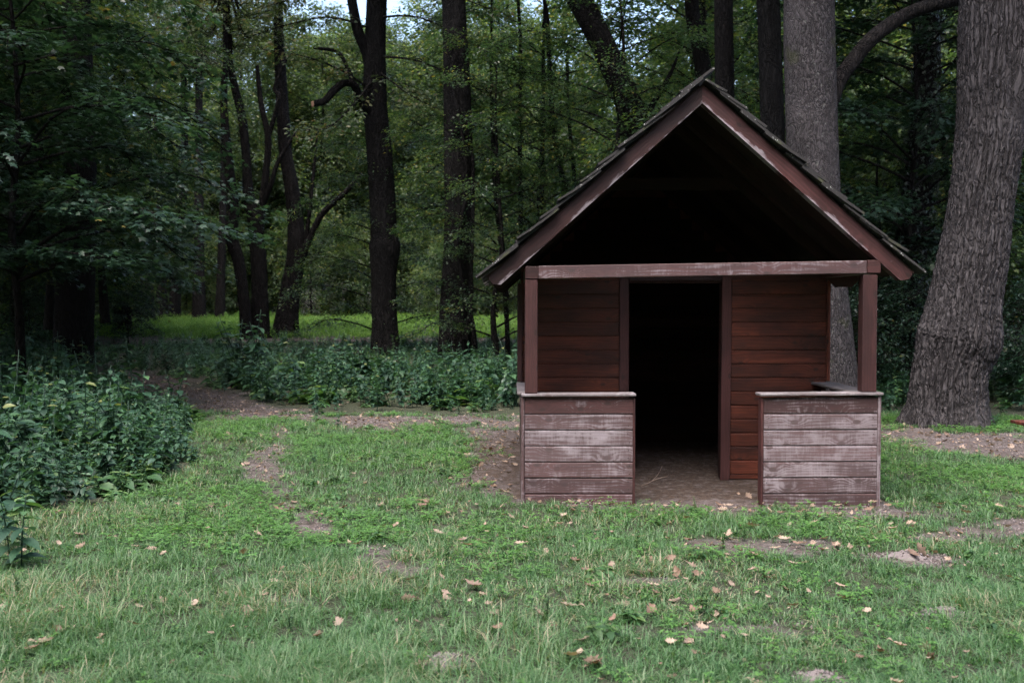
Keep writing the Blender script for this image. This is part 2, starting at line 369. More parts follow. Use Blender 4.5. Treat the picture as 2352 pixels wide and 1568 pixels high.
hut = empty('wooden_hut', (0, 0, 0)); tag(hut, 'small dark red open fronted wooden hut with a steep shingled gable roof', 'hut')
YF, YW, YB = 8.65, 10.03, 12.9
XL, XR = .08, 3.216
rg = random.Random(3)
def beam(name, p, q, wy, hz, m='wood', parent=hut, weather=.2, bev=.005, roll=0, **props):
    "square timber from p to q: wy across, hz high"
    p, q = Vector(p), Vector(q); d = (q - p); L = d.length; d.normalize()
    up = Vector((0, 0, 1)) if abs(d.z) < .95 else Vector((0, -1, 0)).cross(d).cross(d) * -1
    if abs(d.z) >= .95: up = Vector((1, 0, 0))
    yv = up.cross(d).normalized(); zv = d.cross(yv)
    o = obj(name, box_mesh(name, L, wy, hz, bev), M[m], parent, weather=weather, edge_wear=0.0, **props)
    mt = Matrix((d, yv, zv)).transposed().to_4x4(); mt.translation = (p + q) / 2; o.matrix_world = mt
    return o
def put_board(parent, x0, x1, z, y, H, m, weather, rz=0, tilt=0, jit=.002):
    o = obj('board', board_mesh(abs(x1 - x0), H), M[m], parent, weather=weather, edge_wear=0.0)
    o.location = ((x0 + x1) / 2, y + rg.uniform(-jit, jit), z); o.rotation_euler = (rg.uniform(-.004, .004), tilt, rz); return o
def put_board_y(parent, y0, y1, z, x, H, m, weather, outward):
    o = obj('board', board_mesh(abs(y1 - y0), H), M[m], parent, weather=weather, edge_wear=0.0)
    o.location = (x + rg.uniform(-.002, .002), (y0 + y1) / 2, z); o.rotation_euler = (0, 0, R(90) * outward); return o

# --- front parapets
def parapet(x0, x1, ztop, weathers, tilt, label):
    back = obj('parapet', box_mesh('parapet', x1 - x0 - .01, .02, ztop - .02, .002), M['wood_in'], hut, weather=.0, edge_wear=0.0)
    back.location = ((x0 + x1) / 2, YF + .075, (ztop - .02) / 2); back['label'] = label
    H = .1395
    for i, wv in enumerate(weathers):
        zc = ztop - .012 - H * (i + .5)
        o = put_board(back, x0, x1, zc, YF, H, 'wood', wv, tilt=tilt); o.matrix_parent_inverse = back.matrix_basis.inverted()
    for xx in (x0 + .045, x1 - .045):
        s = beam('stud', (xx, YF + .0445, .0), (xx, YF + .0445, ztop - .015), .04, .07, parent=back, weather=.15); s.matrix_parent_inverse = back.matrix_basis.inverted()
    nv, nf = [], []
    for i in range(len(weathers)):
        for xx in (x0 + .035, x1 - .035):
            for dz in (-.035, .035):
                zc = ztop - .012 - H * (i + .5) + dz + rg.uniform(-.008, .008); xc = xx + rg.uniform(-.008, .008); b0 = len(nv); yy = YF - .0045
                nv.append((xc, yy - .001, zc)); nv += [(xc + .0045 * math.cos(a * math.pi / 3), yy + .002, zc + .0045 * math.sin(a * math.pi / 3)) for a in range(6)]
                nf += [(b0, b0 + 1 + a, b0 + 1 + (a + 1) % 6) for a in range(6)]
    nh = obj('nail_heads', mesh_np('nail_heads', np.array(nv), np.array(nf)), M['iron'], back, kind='stuff'); nh.matrix_parent_inverse = back.matrix_basis.inverted()
    return back
pl = parapet(.112, 1.052, .950, [.36, .48, .56, .54, .47, .44, .42], R(.0), 'left front parapet of worn red boards')
pr = parapet(2.196, 3.182, .954, [.38, .56, .60, .58, .52, .48, .42], R(-.25), 'right front parapet of bleached boards')
# end faces of the parapets beside the entrance
for pp, xx in ((pl, 1.064), (pr, 2.184)):
    s = beam('end_board', (xx, YF + .055, .0), (xx, YF + .055, .94), .115, .022, parent=pp, weather=.2); s.matrix_parent_inverse = pp.matrix_basis.inverted()
def cap(p, q, wd, weather=.5, parent=hut, bow=.006):
    o = beam('cap_rail', p, q, wd, .025, 'wood_grey', parent, weather, .006); return o
cap((.082, YF + .055, .966), (1.078, YF + .055, .970), .175)
cap((2.153, YF + .055, .970), (3.226, YF + .055, .979), .175)
# corner trims beside the boards
beam('corner_trim', (.095, YF + .006, -.02), (.095, YF + .006, .948), .030, .028, weather=.45)
beam('corner_trim', (3.200, YF + .006, -.02), (3.200, YF + .006, .960), .030, .030, weather=.55)
# --- side parapets
for sx, outw, x in ((-1, -1, XL), (1, 1, XR)):
    sp = obj('parapet', box_mesh('parapet', .02, YW - YF - .06, .90, .002), M['wood_in'], hut, weather=.0, edge_wear=0.0)
    sp.location = (x - sx * .085, (YF + YW) / 2 + .06, .46); sp['label'] = ('left' if sx < 0 else 'right') + ' side parapet of the porch'
    for i in range(7):
        o = put_board_y(sp, YF + .024, YW - .03, .938 - .1395 * (i + .5), x, .1395, 'wood', .38, outw); o.matrix_parent_inverse = sp.matrix_basis.inverted()
cap((XL + .05, YF + .145, .9665), (XL + .05, YW - .005, .9665), .17, .35)
cap((XR - .085, YF + .145, .9685), (XR - .085, YW - .005, .9685), .23, .30)
# --- posts and front beam
beam('post', (.1675, YF + .058, .982), (.1675, YF + .058, 1.972), .108, .110, weather=.22)
beam('post', (3.111, YF + .062, .995), (3.111, YF + .062, 2.012), .118, .126, weather=.22)
tb = beam('tie_beam', (.229, YF + .058, 2.033), (3.080, YF + .058, 2.080), .112, .111, weather=.43); tb['label'] = 'worn front tie beam across the porch'
# side plates: their end grain shows beside the tie beam
beam('wall_plate', (.171, YF - .002, 2.030), (.171, YB, 2.030), .114, .109, weather=.1)
beam('wall_plate', (3.1415, YF - .002, 2.083), (3.1415, YB, 2.083), .115, .112, weather=.1)
# curved bracket under the far end of the right plate
br = prism('bracket', [(-.20, .06), (.20, .06), (.13, -.005), (.085, -.05), (-.05, -.05), (-.10, -.005)], .09)
bo = obj('bracket', br, M['wood_in'], hut, weather=0.0, edge_wear=0.0); bo.rotation_euler = (0, 0, R(90)); bo.location = (3.33, YW - .06, 1.985)
# --- porch wall with the doorway
PW = .1395
pw = obj('porch_wall', box_mesh('porch_wall', .97, .018, 2.0, .001), M['wood_in'], hut, weather=0.0, edge_wear=0.0)
pw.location = (.59, YW + .034, 1.0)
pw2 = obj('porch_wall', box_mesh('porch_wall', .94, .018, 2.0, .001), M['wood_in'], hut, weather=0.0, edge_wear=0.0)
pw2.location = (2.70, YW + .034, 1.0)
for i in range(15):
    z = .045 + PW * (i + .5)
    if z > 2.09: break
    for par, a, b in ((pw, .09, 1.12), (pw2, 2.16, 3.17)):
        o = put_board(par, a, b, z, YW, PW, 'wood_in', .12 + .06 * rg.random()); o.matrix_parent_inverse = par.matrix_basis.inverted()
beam('sill_board', (.09, YW + .02, .02), (1.12, YW + .02, .02), .03, .048, 'wood_in', weather=.2)
beam('sill_board', (2.2, YW + .02, .02), (3.17, YW + .02, .02), .03, .048, 'wood_in', weather=.2)
beam('door_jamb', (1.128, YW - .012, .0), (1.128, YW - .012, 2.043), .024, .098, weather=.12)
beam('door_jamb', (2.150, YW - .022, -.01), (2.160, YW - .012, 2.043), .026, .098, weather=.18)
beam('door_jamb', (1.167, YW + .065, .0), (1.167, YW + .065, 2.0), .13, .022, weather=.05)
beam('door_jamb', (2.120, YW + .065, .0), (2.120, YW + .065, 2.0), .13, .022, weather=.05)
beam('door_head', (1.179, YW - .012, 2.021), (2.108, YW - .012, 2.021), .024, .045, weather=.15)
beam('door_head', (1.179, YW + .065, 1.988), (2.108, YW + .065, 1.988), .12, .02, weather=.05)
beam('corner_trim', (3.187, YW - .006, .99), (3.187, YW - .006, 2.0), .03, .034, 'wood_in', weather=.1)
beam('corner_trim', (.078, YW - .012, .985), (.078, YW - .012, 1.97), .06, .05, weather=.1)
# --- room: side and back walls
for nm, x, outw in (('side_wall', XL + .02, -1), ('side_wall', XR - .03, 1)):
    sw = obj(nm, box_mesh(nm, .02, YB - YW - .08, 2.02, .001), M['wood_shaded'], hut, weather=0.0, edge_wear=0.0); sw.location = (x - outw * .035, (YW + YB) / 2 + .02, 1.01)
    for i in range(14):
        o = put_board_y(sw, YW + .06, YB + .02, .05 + PW * (i + .5), x, PW, 'wood', .25, outw); o.matrix_parent_inverse = sw.matrix_basis.inverted()
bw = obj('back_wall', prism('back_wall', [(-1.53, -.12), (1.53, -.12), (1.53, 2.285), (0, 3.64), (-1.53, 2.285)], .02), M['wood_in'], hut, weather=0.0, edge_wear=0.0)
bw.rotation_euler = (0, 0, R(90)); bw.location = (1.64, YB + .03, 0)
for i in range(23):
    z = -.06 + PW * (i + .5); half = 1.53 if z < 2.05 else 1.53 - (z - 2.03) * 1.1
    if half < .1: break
    o = put_board(bw, 1.64 - half, 1.64 + half, z, YB - .006, PW, 'wood_shaded', .05); o.matrix_parent_inverse = bw.matrix_basis.inverted()
beam('post', (1.30, YB - .07, 0), (1.30, YB - .07, 2.0), .09, .09, 'wood_shaded', weather=0)
# --- roof
AX, AZO, AZI = 1.640, 3.646, 3.490
EL, ER = (-.211, 1.983), (3.481, 2.022)
def rafter(side, y0, th, name='rafter', wear=1.0):
    ex, ez_ = (EL if side < 0 else ER)
    d = Vector((AX - ex, 0, AZO - ez_)).normalized()            # up the slope
    n = Vector((-d.z, 0, d.x)) if side < 0 else Vector((d.z, 0, -d.x))
    L = math.hypot(AX - ex, AZO - ez_); dep = .118; k = dep * abs(d.z / d.x)  # plumb cut at the apex
    # local: X along slope from eave, Z out of roof (top = 0), cut at the eave with a chamfer
    prof = [(0.0, -.02), (0.0, -.066), (.045, -dep), (L - k, -dep), (L, 0), (.015, 0)]
    v = [(x - L / 2, -th / 2, z + .059) for x, z in prof] + [(x - L / 2, th / 2, z + .059) for x, z in prof]
    m_ = len(prof); f = [tuple(range(m_)), tuple(range(m_, 2 * m_))[::-1]] + [(i, m_ + i, m_ + (i + 1) % m_, (i + 1) % m_) for i in range(m_)]
    me = bpy.data.meshes.new(name); me.from_pydata(v, [], f); me.update()
    bm = bmesh.new(); bm.from_mesh(me); bmesh.ops.recalc_face_normals(bm, faces=bm.faces[:]); bm.to_mesh(me); bm.free()
    o = obj(name, me, M['wood' if wear else 'wood_shaded'], hut, weather=.24, edge_wear=wear)
    X = d; Z = n if n.z > 0 else -n; Yv = Z.cross(X)
    mt = Matrix((X, Yv, Z)).transposed().to_4x4()
    c = Vector(((ex + AX) / 2, y0 + th / 2, (ez_ + AZO) / 2)) - Z * .059
    mt.translation = c; o.matrix_world = mt; return o
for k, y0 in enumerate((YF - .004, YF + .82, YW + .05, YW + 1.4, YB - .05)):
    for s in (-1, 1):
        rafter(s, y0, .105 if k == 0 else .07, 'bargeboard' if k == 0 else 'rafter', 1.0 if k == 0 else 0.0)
beam('collar_tie', (.92, YW + .1, 2.98), (2.36, YW + .1, 2.98), .05, .12, 'wood_shaded', weather=0)
Y0R, Y1R = YF - .075, YB + .3
def slope_frame(side):
    ex, ez_ = (EL if side < 0 else ER)
    d = Vector((AX - ex, 0, AZO - ez_)).normalized()
    Z = Vector((-d.z, 0, d.x)); Z = Z if Z.z > 0 else -Z
    return Vector((ex, 0, ez_)), d, Z, math.hypot(AX - ex, AZO - ez_)
rs = random.Random(12)
for side in (-1, 1):
    o0, d, Z, L = slope_frame(side)
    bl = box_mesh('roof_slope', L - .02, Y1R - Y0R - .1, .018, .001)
    ro = obj('roof_slope', bl, M['wood_shaded'], hut, weather=0.0, edge_wear=0.0)
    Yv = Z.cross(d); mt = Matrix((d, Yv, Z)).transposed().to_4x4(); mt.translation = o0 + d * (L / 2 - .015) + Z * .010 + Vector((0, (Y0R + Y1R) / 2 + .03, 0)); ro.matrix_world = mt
    ro['label'] = ('left' if side < 0 else 'right') + ' roof slope under lichen spotted shingles'
    inv = ro.matrix_world.inverted()
    ncol = 13; wcol = (Y1R - Y0R) / ncol
    nrow = 11; exp_ = (L + .10) / nrow
    for rrow in range(nrow):
        for cidx in range(ncol):
            ln = exp_ * rs.uniform(1.75, 2.15); th = rs.uniform(.017, .024); curl = rs.uniform(.002, .02) if rs.random() < .85 else rs.uniform(.02, .04)
            if rrow == nrow - 1: ln = exp_ * (1.28 if side > 0 else 1.75)
            start = -.045 + rrow * exp_ + rs.uniform(-.03, .03)
            ln = min(ln, (L + (.005 if side > 0 else (.15 if rrow == nrow - 1 else .015))) - start)
            xs = [0, .33, .66, 1]; up = [curl, curl * .25, 0.0, .0]
            wv = wcol - .006 - rs.random() * .006
            vs_ = []
            for i_, (xx, uu) in enumerate(zip(xs, up)):
                lift = th * 1.25 * (1 - xx) * 1.3 + uu + .003
                for yy in (-wv / 2, wv / 2):
                    vs_ += [(xx * ln, yy, lift), (xx * ln, yy, lift + th * (1 if i_ else .85))]
            f_ = []
            for i_ in range(3):
                a_ = i_ * 4; b_ = a_ + 4
                f_ += [(a_, b_, b_ + 2, a_ + 2), (a_ + 1, a_ + 3, b_ + 3, b_ + 1), (a_, a_ + 1, b_ + 1, b_), (a_ + 2, b_ + 2, b_ + 3, a_ + 3)]
            f_ += [(0, 2, 3, 1), (12, 13, 15, 14)]
            me = bpy.data.meshes.new('shingle'); me.from_pydata(vs_, [], f_); me.update()
            s = obj('shingle', me, M['shingle'], ro)
            ymid = Y0R + wcol * (cidx + .5) + (rs.uniform(-.025, .02) if cidx == 0 else 0)
            m2 = Matrix((d, Yv, Z)).transposed().to_4x4() @ Matrix.Rotation(rs.uniform(-.015, .015), 4, 'Z')
            m2.translation = o0 + d * start + Z * .021 + Vector((0, ymid, 0))
            s.matrix_parent_inverse = inv; s.matrix_world = m2

# ------------------------------------------------------------------ trunks and limbs
def catmull(pts, n):
    P_ = np.array(pts, float); P_ = np.vstack([2 * P_[0] - P_[1], P_, 2 * P_[-1] - P_[-2]])
    seg = len(P_) - 3; out = []
    for t in np.linspace(0, seg - 1e-6, n):
        i = int(t); u = t - i; a, b, c, d = P_[i:i + 4]
        out.append(.5 * ((2 * b) + (c - a) * u + (2 * a - 5 * b + 4 * c - d) * u * u + (3 * b - a - 3 * c + d) * u ** 3))
    return np.array(out)

def tube(pts, rad, ns, nr, rough=0.0, rid=0.0, seed=0, close=True):
    "tapered tube through pts (x, y, z, radius)"
    c = catmull([tuple(p) + (r,) for p, r in zip(pts, rad)], nr)
    ctr, r = c[:, :3], np.maximum(c[:, 3], .002)
    tg = np.gradient(ctr, axis=0); tg /= np.linalg.norm(tg, axis=1)[:, None] + 1e-9
    ref = np.where((np.abs(tg[:, 1]) < .8)[:, None], np.array([[0, 1., 0]]), np.array([[1., 0, 0]]))
    u = np.cross(ref, tg); u /= np.linalg.norm(u, axis=1)[:, None] + 1e-9; v = np.cross(tg, u)
    th = np.linspace(0, 2 * np.pi, ns, endpoint=False)
    ln = np.concatenate([[0], np.cumsum(np.linalg.norm(np.diff(ctr, axis=0), axis=1))])
    rr = np.repeat(r[:, None], ns, 1)
    if rough or rid:
        ang = th[None, :]; hh = ln[:, None]
        nz = 0
        for k, (a, b, am) in enumerate(((2, .45, 1.0), (4, 1.1, .55))):
            nz = nz + am * (fbm(np.cos(ang) * a + 40 + 0 * hh, np.sin(ang) * a + hh * b + 40, seed + k) - .5)
        rr = rr * (1 + rough * nz)
        if rid:
            R0 = np.full_like(r[:, None], r.mean())
            # furrowed bark: ridges running up the trunk, splitting and joining
            wob = (vnoise(ang * 3 + 60, hh * 1.0 + 60, seed + 9) - .5) * 2.0
            ph = ang * np.maximum(np.round(R0 * 2 * np.pi / .085), 8)[len(ctr) // 2] + wob * 2.6
            seam = np.abs(np.sin(ph / 2 + (vnoise(hh * 3 + 9 + 0 * ang, ang * 6 + 9, seed + 4) - .5) * 2.0))
            brk = vnoise(ang * R0 * 16 + 80, hh * 7 + 80, seed + 5)
            rr = rr - rid * (np.clip(1 - seam * 1.8, 0, 1) * .9 + np.clip(.42 - brk, 0, 1) * .6)
            if rid > .03: rr = rr * (1 + np.exp(-np.maximum(hh - .1, 0) / .28) * (.03 + .08 * np.cos(ang * 6 + 1.1 + .8 * np.sin(ang * 2))))
            rr = rr + rid * .45 * (vnoise(ang * R0 * 40 + 5, hh * 22 + 5, seed + 6) - .5)
    P_ = ctr[:, None, :] + rr[:, :, None] * (np.cos(th)[None, :, None] * u[:, None, :] + np.sin(th)[None, :, None] * v[:, None, :])
    n = nr; idx_ = np.arange(n * ns).reshape(n, ns); nx_ = np.roll(idx_, -1, 1)
    q = np.stack([idx_[:-1], nx_[:-1], nx_[1:], idx_[1:]], -1).reshape(-1, 4)
    V = P_.reshape(-1, 3)
    if close:
        V = np.vstack([V, ctr[-1] + tg[-1] * r[-1] * .3]); top = len(V) - 1
        capf = np.stack([idx_[-1], nx_[-1], np.full(ns, top), np.full(ns, top)], -1)
        return V, q, capf[:, :3]
    return V, q, None

class MB:
    def __init__(s): s.v = []; s.q = []; s.t = []; s.n = 0
    def add(s, V, Q, T=None):
        s.v.append(V); s.q.append(Q + s.n)
        if T is not None: s.t.append(T + s.n)
        s.n += len(V)
    def mesh(s, name, off=(0, 0, 0)):
        V = np.vstack(s.v) - np.array(off); Q = np.vstack(s.q)
        T = np.vstack([np.vstack([Q[:, [0, 1, 2]], Q[:, [0, 2, 3]]])] + s.t)
        return mesh_np(name, V, T, smooth=True)

# ------------------------------------------------------------------ leaves
TPL = {
 'rhomb': (np.array([(0, 0, 0), (.45, .27, .07), (1, 0, -.08), (.45, -.27, .07)]), np.array([(0, 2, 1), (0, 3, 2)])),
 'ovate': (np.array([(0, 0, 0), (.28, .25, .06), (.62, .21, .05), (1, 0, -.12), (.62, -.21, .05), (.28, -.25, .06), (.5, 0, 0)]), np.array([(0, 6, 1), (1, 6, 2), (2, 6, 3), (3, 6, 4), (4, 6, 5), (5, 6, 0)])),
 'maple': (np.array([(0, 0, 0), (.02, .40, -.05), (.28, .27, 0), (.52, .56, -.07), (.60, .2, 0), (1, 0, -.1), (.60, -.2, 0), (.52, -.56, -.07), (.28, -.27, 0), (.02, -.40, -.05), (.32, 0, .04)]),
           np.array([(10, i + 1, i) for i in range(9)] + [(10, 0, 9)])),
}
def leaves_mesh(name, pos, dr, nr, ln, tint, tpl='rhomb'):
    tv, tf = TPL[tpl]
    d = dr / (np.linalg.norm(dr, axis=1)[:, None] + 1e-9)
    n = nr - d * np.sum(nr * d, 1)[:, None]; n /= np.linalg.norm(n, axis=1)[:, None] + 1e-9
    b = np.cross(n, d)
    V = pos[:, None, :] + ln[:, None, None] * (tv[None, :, 0:1] * d[:, None, :] + tv[None, :, 1:2] * b[:, None, :] + tv[None, :, 2:3] * n[:, None, :])
    F = tf[None] + (np.arange(len(pos)) * len(tv))[:, None, None]
    return mesh_np(name, V.reshape(-1, 3), F.reshape(-1, 3), tint=np.repeat(tint, len(tv)))

def sprays(rng, base, dirv, L, n, ll, flat=.10, width=.55, tilt=.35):
    "flat leafy twigs: arrays of twig bases, unit directions and lengths; n leaves on each"
    S = len(base); u = rng.random((S, n)) ** .8
    up = np.array([0, 0, 1.]); lat = np.cross(up, dirv); lat /= np.linalg.norm(lat, axis=1)[:, None] + 1e-9
    nrm = np.cross(dirv, lat)
    wv = (rng.random((S, n)) * 2 - 1) * width * (1 - .55 * u)
    zj = rng.normal(0, flat, (S, n)) - .16 * u ** 2
    pos = base[:, None, :] + L[:, None, None] * (u[..., None] * dirv[:, None, :] + wv[..., None] * lat[:, None, :] + zj[..., None] * nrm[:, None, :])
    sg = np.sign(wv)
    d = dirv[:, None, :] * .75 + lat[:, None, :] * (sg * (.4 + .6 * rng.random((S, n))))[..., None] + rng.normal(0, .22, (S, n, 3)); d[..., 2] -= .22
    nn = np.broadcast_to(up, d.shape) + rng.normal(0, tilt, d.shape)
    le = ll * rng.uniform(.6, 1.15, (S, n))
    return pos.reshape(-1, 3), d.reshape(-1, 3), nn.reshape(-1, 3), le.ravel()

def crown(seed, limbs, nsp, nleaf, slen, ll, tpl, name, twig_r=.012, flat=.10, tilt=.35, from_t=.25, tintw=.5):
    "limbs: list of (pts, r0). returns leaf mesh and limb mesh builder"
    rng = np.random.default_rng(seed); mb = MB(); B, D, LL = [], [], []
    for pts, r0 in limbs:
        pts = np.array(pts, float); k = max(5, len(pts) * 3)
        V, Q, T = tube(pts, np.linspace(r0, r0 * .25, len(pts)), 5, k, .0); mb.add(V, Q, T)
        c = catmull(pts, 24)
        for j in range(nsp):
            t = from_t + (1 - from_t) * (j + rng.random()) / nsp
            i = min(22, int(t * 23)); p = c[i]; g = c[i + 1] - c[i]; g /= np.linalg.norm(g) + 1e-9
            a = rng.choice((-1, 1)) * rng.uniform(.35, 1.25); ca, sa = math.cos(a), math.sin(a)
            d = np.array([g[0] * ca - g[1] * sa, g[0] * sa + g[1] * ca, g[2] * .4 + rng.uniform(-.16, .22)]); d /= np.linalg.norm(d)
            L = slen * rng.uniform(.55, 1.2)
            B.append(p); D.append(d); LL.append(L)
            V, Q, T = tube([p, p + d * L * .5, p + d * L * .95 - np.array([0, 0, .12 * L])], [twig_r, twig_r * .7, .003], 3, 4); mb.add(V, Q, T)
    pos, d, nn, le = sprays(rng, np.array(B), np.array(D), np.array(LL), nleaf, ll, flat, tilt=tilt)
    ti = np.clip(np.repeat(rng.random(len(B)) ** 1.3 * tintw, nleaf) + rng.random(len(pos)) ** 2 * (1.02 - tintw), 0, 1)
    return leaves_mesh(name, pos, d, nn, le, ti, tpl), mb

def radial_limbs(seed, n, h0, h1, Rm, r0, rise=.25, droop=.12, shape='round', lean=(0, 0)):
    rg_ = random.Random(seed); out = []
    for i in range(n):
        u = (i + rg_.random()) / n; z = h0 + (h1 - h0) * u
        pr_ = {'round': math.sqrt(max(.05, 1 - (1.8 * u - .85) ** 2)), 'cone': 1.05 - .85 * u, 'flat': 1 - .35 * u ** 3, 'vase': .45 + .65 * math.sin(math.pi * min(1, u * .95 + .08))}[shape]
        rr = Rm * pr_ * rg_.uniform(.7, 1.1); a = i * 2.39996 + rg_.uniform(-.4, .4)
        dx, dy = math.cos(a), math.sin(a); bend = rg_.uniform(-.25, .25)
        lx, ly = lean[0] * z, lean[1] * z
        z0 = z - rise * rr * .8
        pts = [(lx, ly, max(.3, z0)), (lx + dx * rr * .33 - dy * bend * rr * .3, ly + dy * rr * .33 + dx * bend * rr * .3, z0 + rise * rr * .55),
               (lx + dx * rr * .7, ly + dy * rr * .7, z0 + rise * rr * .85), (lx + dx * rr, ly + dy * rr, z0 + rise * rr * .85 - droop * rr)]
        out.append((pts, r0 * (1.1 - .7 * u) * (.5 + .5 * pr_)))
    return out

def young_tree(name, seed, h, r, limbs, nsp, nleaf, slen, ll, tpl, leafm, trunk_w=(.0, .0), **kw):
    "prototype: Empty > trunk (with limbs), crown"
    root = empty(name)
    rg_ = random.Random(seed); pts = [(0, 0, -.15)]; rad = [r * 1.35]
    for k in range(1, 7):
        u = k / 6; pts.append((rg_.uniform(-.10, .10) * h * .12, rg_.uniform(-.1, .1) * h * .12, h * u)); rad.append(r * (1 - .88 * u))
    lm, mb = crown(seed, limbs, nsp, nleaf, slen, ll, tpl, 'crown', **kw)
    V, Q, T = tube(pts, rad, 10, 24, .15, 0, seed); mb.add(V, Q, T)
    obj('trunk', mb.mesh('trunk'), M['twig'], root); obj('crown', lm, M[leafm], root)
    return root

PROTO = {}
PROTO['horn'] = young_tree('hornbeam_tree', 101, 11.5, .11, radial_limbs(5, 44, 2.0, 11.8, 3.4, .035, rise=.28, droop=.16, shape='vase'), 15, 42, .95, .10, 'rhomb', 'hornbeam', flat=.12, tilt=.42, twig_r=.006)
PROTO['horn2'] = young_tree('hornbeam_tree', 113, 9.0, .09, radial_limbs(9, 38, .9, 9.2, 3.0, .03, rise=.2, droop=.16, shape='flat'), 14, 42, .95, .10, 'rhomb', 'hornbeam', flat=.09, tilt=.32, twig_r=.006)
PROTO['mapl'] = young_tree('maple_tree', 131, 9.5, .085, radial_limbs(15, 40, 2.5, 9.8, 3.7, .035, rise=.22, droop=.2, shape='flat')
                           + [([(0, 0, 2.6), (1.3, -.4, 3.2), (2.8, -.8, 3.25), (3.9, -1.0, 2.95)], .035), ([(0, 0, 3.0), (1.0, -1.0, 3.5), (2.3, -1.5, 3.4), (3.3, -1.9, 3.1)], .035), ([(0, 0, 2.3), (.8, -1.2, 2.6), (1.6, -2.0, 2.6), (2.5, -2.6, 2.45)], .03),
                              ([(0, 0, 2.3), (-.2, -1.2, 2.6), (.2, -2.2, 2.5), (.6, -3.0, 2.3)], .03), ([(0, 0, 4.2), (1.2, -1.0, 4.9), (2.4, -1.3, 4.9), (3.2, -1.6, 4.6)], .03), ([(0, 0, 2.2), (1.2, -1.0, 2.5), (2.0, -1.0, 2.6), (2.8, -1.2, 2.45)], .03)], 13, 40, .9, .125, 'maple', 'maple', flat=.07, tilt=.28)
PROTO['far'] = young_tree('woodland_tree', 151, 19, .20, radial_limbs(25, 60, 3.0, 20.0, 5.0, .06, rise=.35, droop=.15, shape='vase'), 13, 44, 1.6, .23, 'rhomb', 'far', flat=.24, tilt=.7, twig_r=.008)
PROTO['far2'] = young_tree('woodland_tree', 163, 14, .16, radial_limbs(31, 48, 1.0, 14.5, 4.4, .05, rise=.3, droop=.15, shape='round'), 13, 44, 1.5, .21, 'rhomb', 'far', flat=.24, tilt=.7, twig_r=.008)
PROTO['bush'] = young_tree('understory_shrub', 171, 2.2, .03, radial_limbs(37, 26, .25, 2.4, 1.35, .018, rise=.35, droop=.15, shape='round'), 8, 30, .5, .075, 'ovate', 'maple', flat=.12, tilt=.45)
PROTO['pale'] = young_tree('glade_shrub', 181, 5.5, .06, radial_limbs(39, 30, .3, 5.8, 2.6, .025, rise=.3, droop=.15, shape='round'), 9, 34, .9, .15, 'rhomb', 'far', flat=.25, tilt=.7, twig_r=.006)
USED = set()
def plant(kind, x, y, s, rz, label, cat, group=None, sz=None, z=None):
    p = PROTO[kind]
    o = p if kind not in USED else copy_tree(p)
    USED.add(kind)
    o.location = (x, y, float(gz(x, y)) if z is None else z); o.rotation_euler = (0, 0, rz); o.scale = (s, s, sz or s)
    for k in ('label', 'category', 'group'):
        if k in o: del o[k]
    return tag(o, label, cat, group)

# high crowns shared by the old trees
CROWN = []
for sd_ in (201, 202):
    lm, mb = crown(sd_, radial_limbs(sd_, 44, -3.5, 6.5, 5.6, .07, rise=.3, droop=.1, shape='round'), 10, 30, 1.7, .19, 'rhomb', 'crown', flat=.15, tilt=.6)
    lm.materials.append(M['oak']); bmh = mb.mesh('limbs'); bmh.materials.append(M['twig']); CROWN.append((lm, bmh))
NC = 0
def old_tree(name, trace, Y, m, label, ns=20, nr=60, rough=.08, rid=0.0, limbs=(), top=None, cat='tree', crown_s=1.0, crown_at=None, group=None, flare=1.25, yoff=None, base_z=None):
    "trunk traced as (x, y, width) in the picture at distance Y, carried on down to the ground and up into a crown"
    global NC
    pts, rad = [], []
    for i, (x, y, w_) in enumerate(trace):
        p = at(x, y, Y); pts.append(p); rad.append(w_ / 2 * Y / FD)
    b = pts[0]; g = float(gz(b.x, Y))
    base = Vector((b.x + (b.x - pts[1].x) * .15, Y, g - .12))
    if b.z - g > .25: pts.insert(0, base); rad.insert(0, rad[0] * flare)
    else: pts[0] = Vector((b.x, Y, g - .1)); rad[0] *= 1.04
    t = pts[-1]; dv = (pts[-1] - pts[-2]).normalized(); dv = (dv + Vector((0, 0, 1.2))).normalized()
    H = top or 15
    while pts[-1].z < H - 1:
        pts.append(pts[-1] + dv * 3.0 + Vector((random.uniform(-.25, .25), random.uniform(-.25, .25), 0))); rad.append(max(.06, rad[-1] * .86))
    root = empty(name, (base.x, Y, g)); off = np.array(root.location)
    mb = MB(); V, Q, T = tube(pts, rad, ns, nr, rough, rid, seed=int(abs(b.x) * 10 + Y)); mb.add(V, Q, T)
    o = obj('trunk', mb.mesh('trunk', off), M[m], root)
    for lp in limbs:
        lpts = [at(x, y, Y + dy) for x, y, w_, dy in lp]; lr = [w_ / 2 * Y / FD for x, y, w_, dy in lp]
        ml = MB(); V, Q, T = tube(lpts, lr, 12, 8 * len(lp), .18, 0, seed=len(lp) + 3); ml.add(V, Q, T)
        obj('limb', ml.mesh('limb', off), M['bark' if m == 'bark_grey' else m], root)
    if crown_s:
        lm, bl = CROWN[NC % 2]; NC += 1
        tp = Vector(crown_at) if crown_at else pts[-1]
        c = obj('crown', lm, None, root); c.location = tp - root.location; c.rotation_euler = (0, 0, NC * 1.3); c.scale = (crown_s,) * 3
        c2 = obj('limb', bl, None, root); c2.location = c.location; c2.rotation_euler = c.rotation_euler; c2.scale = c.scale
    tag(root, label, cat, group); return root

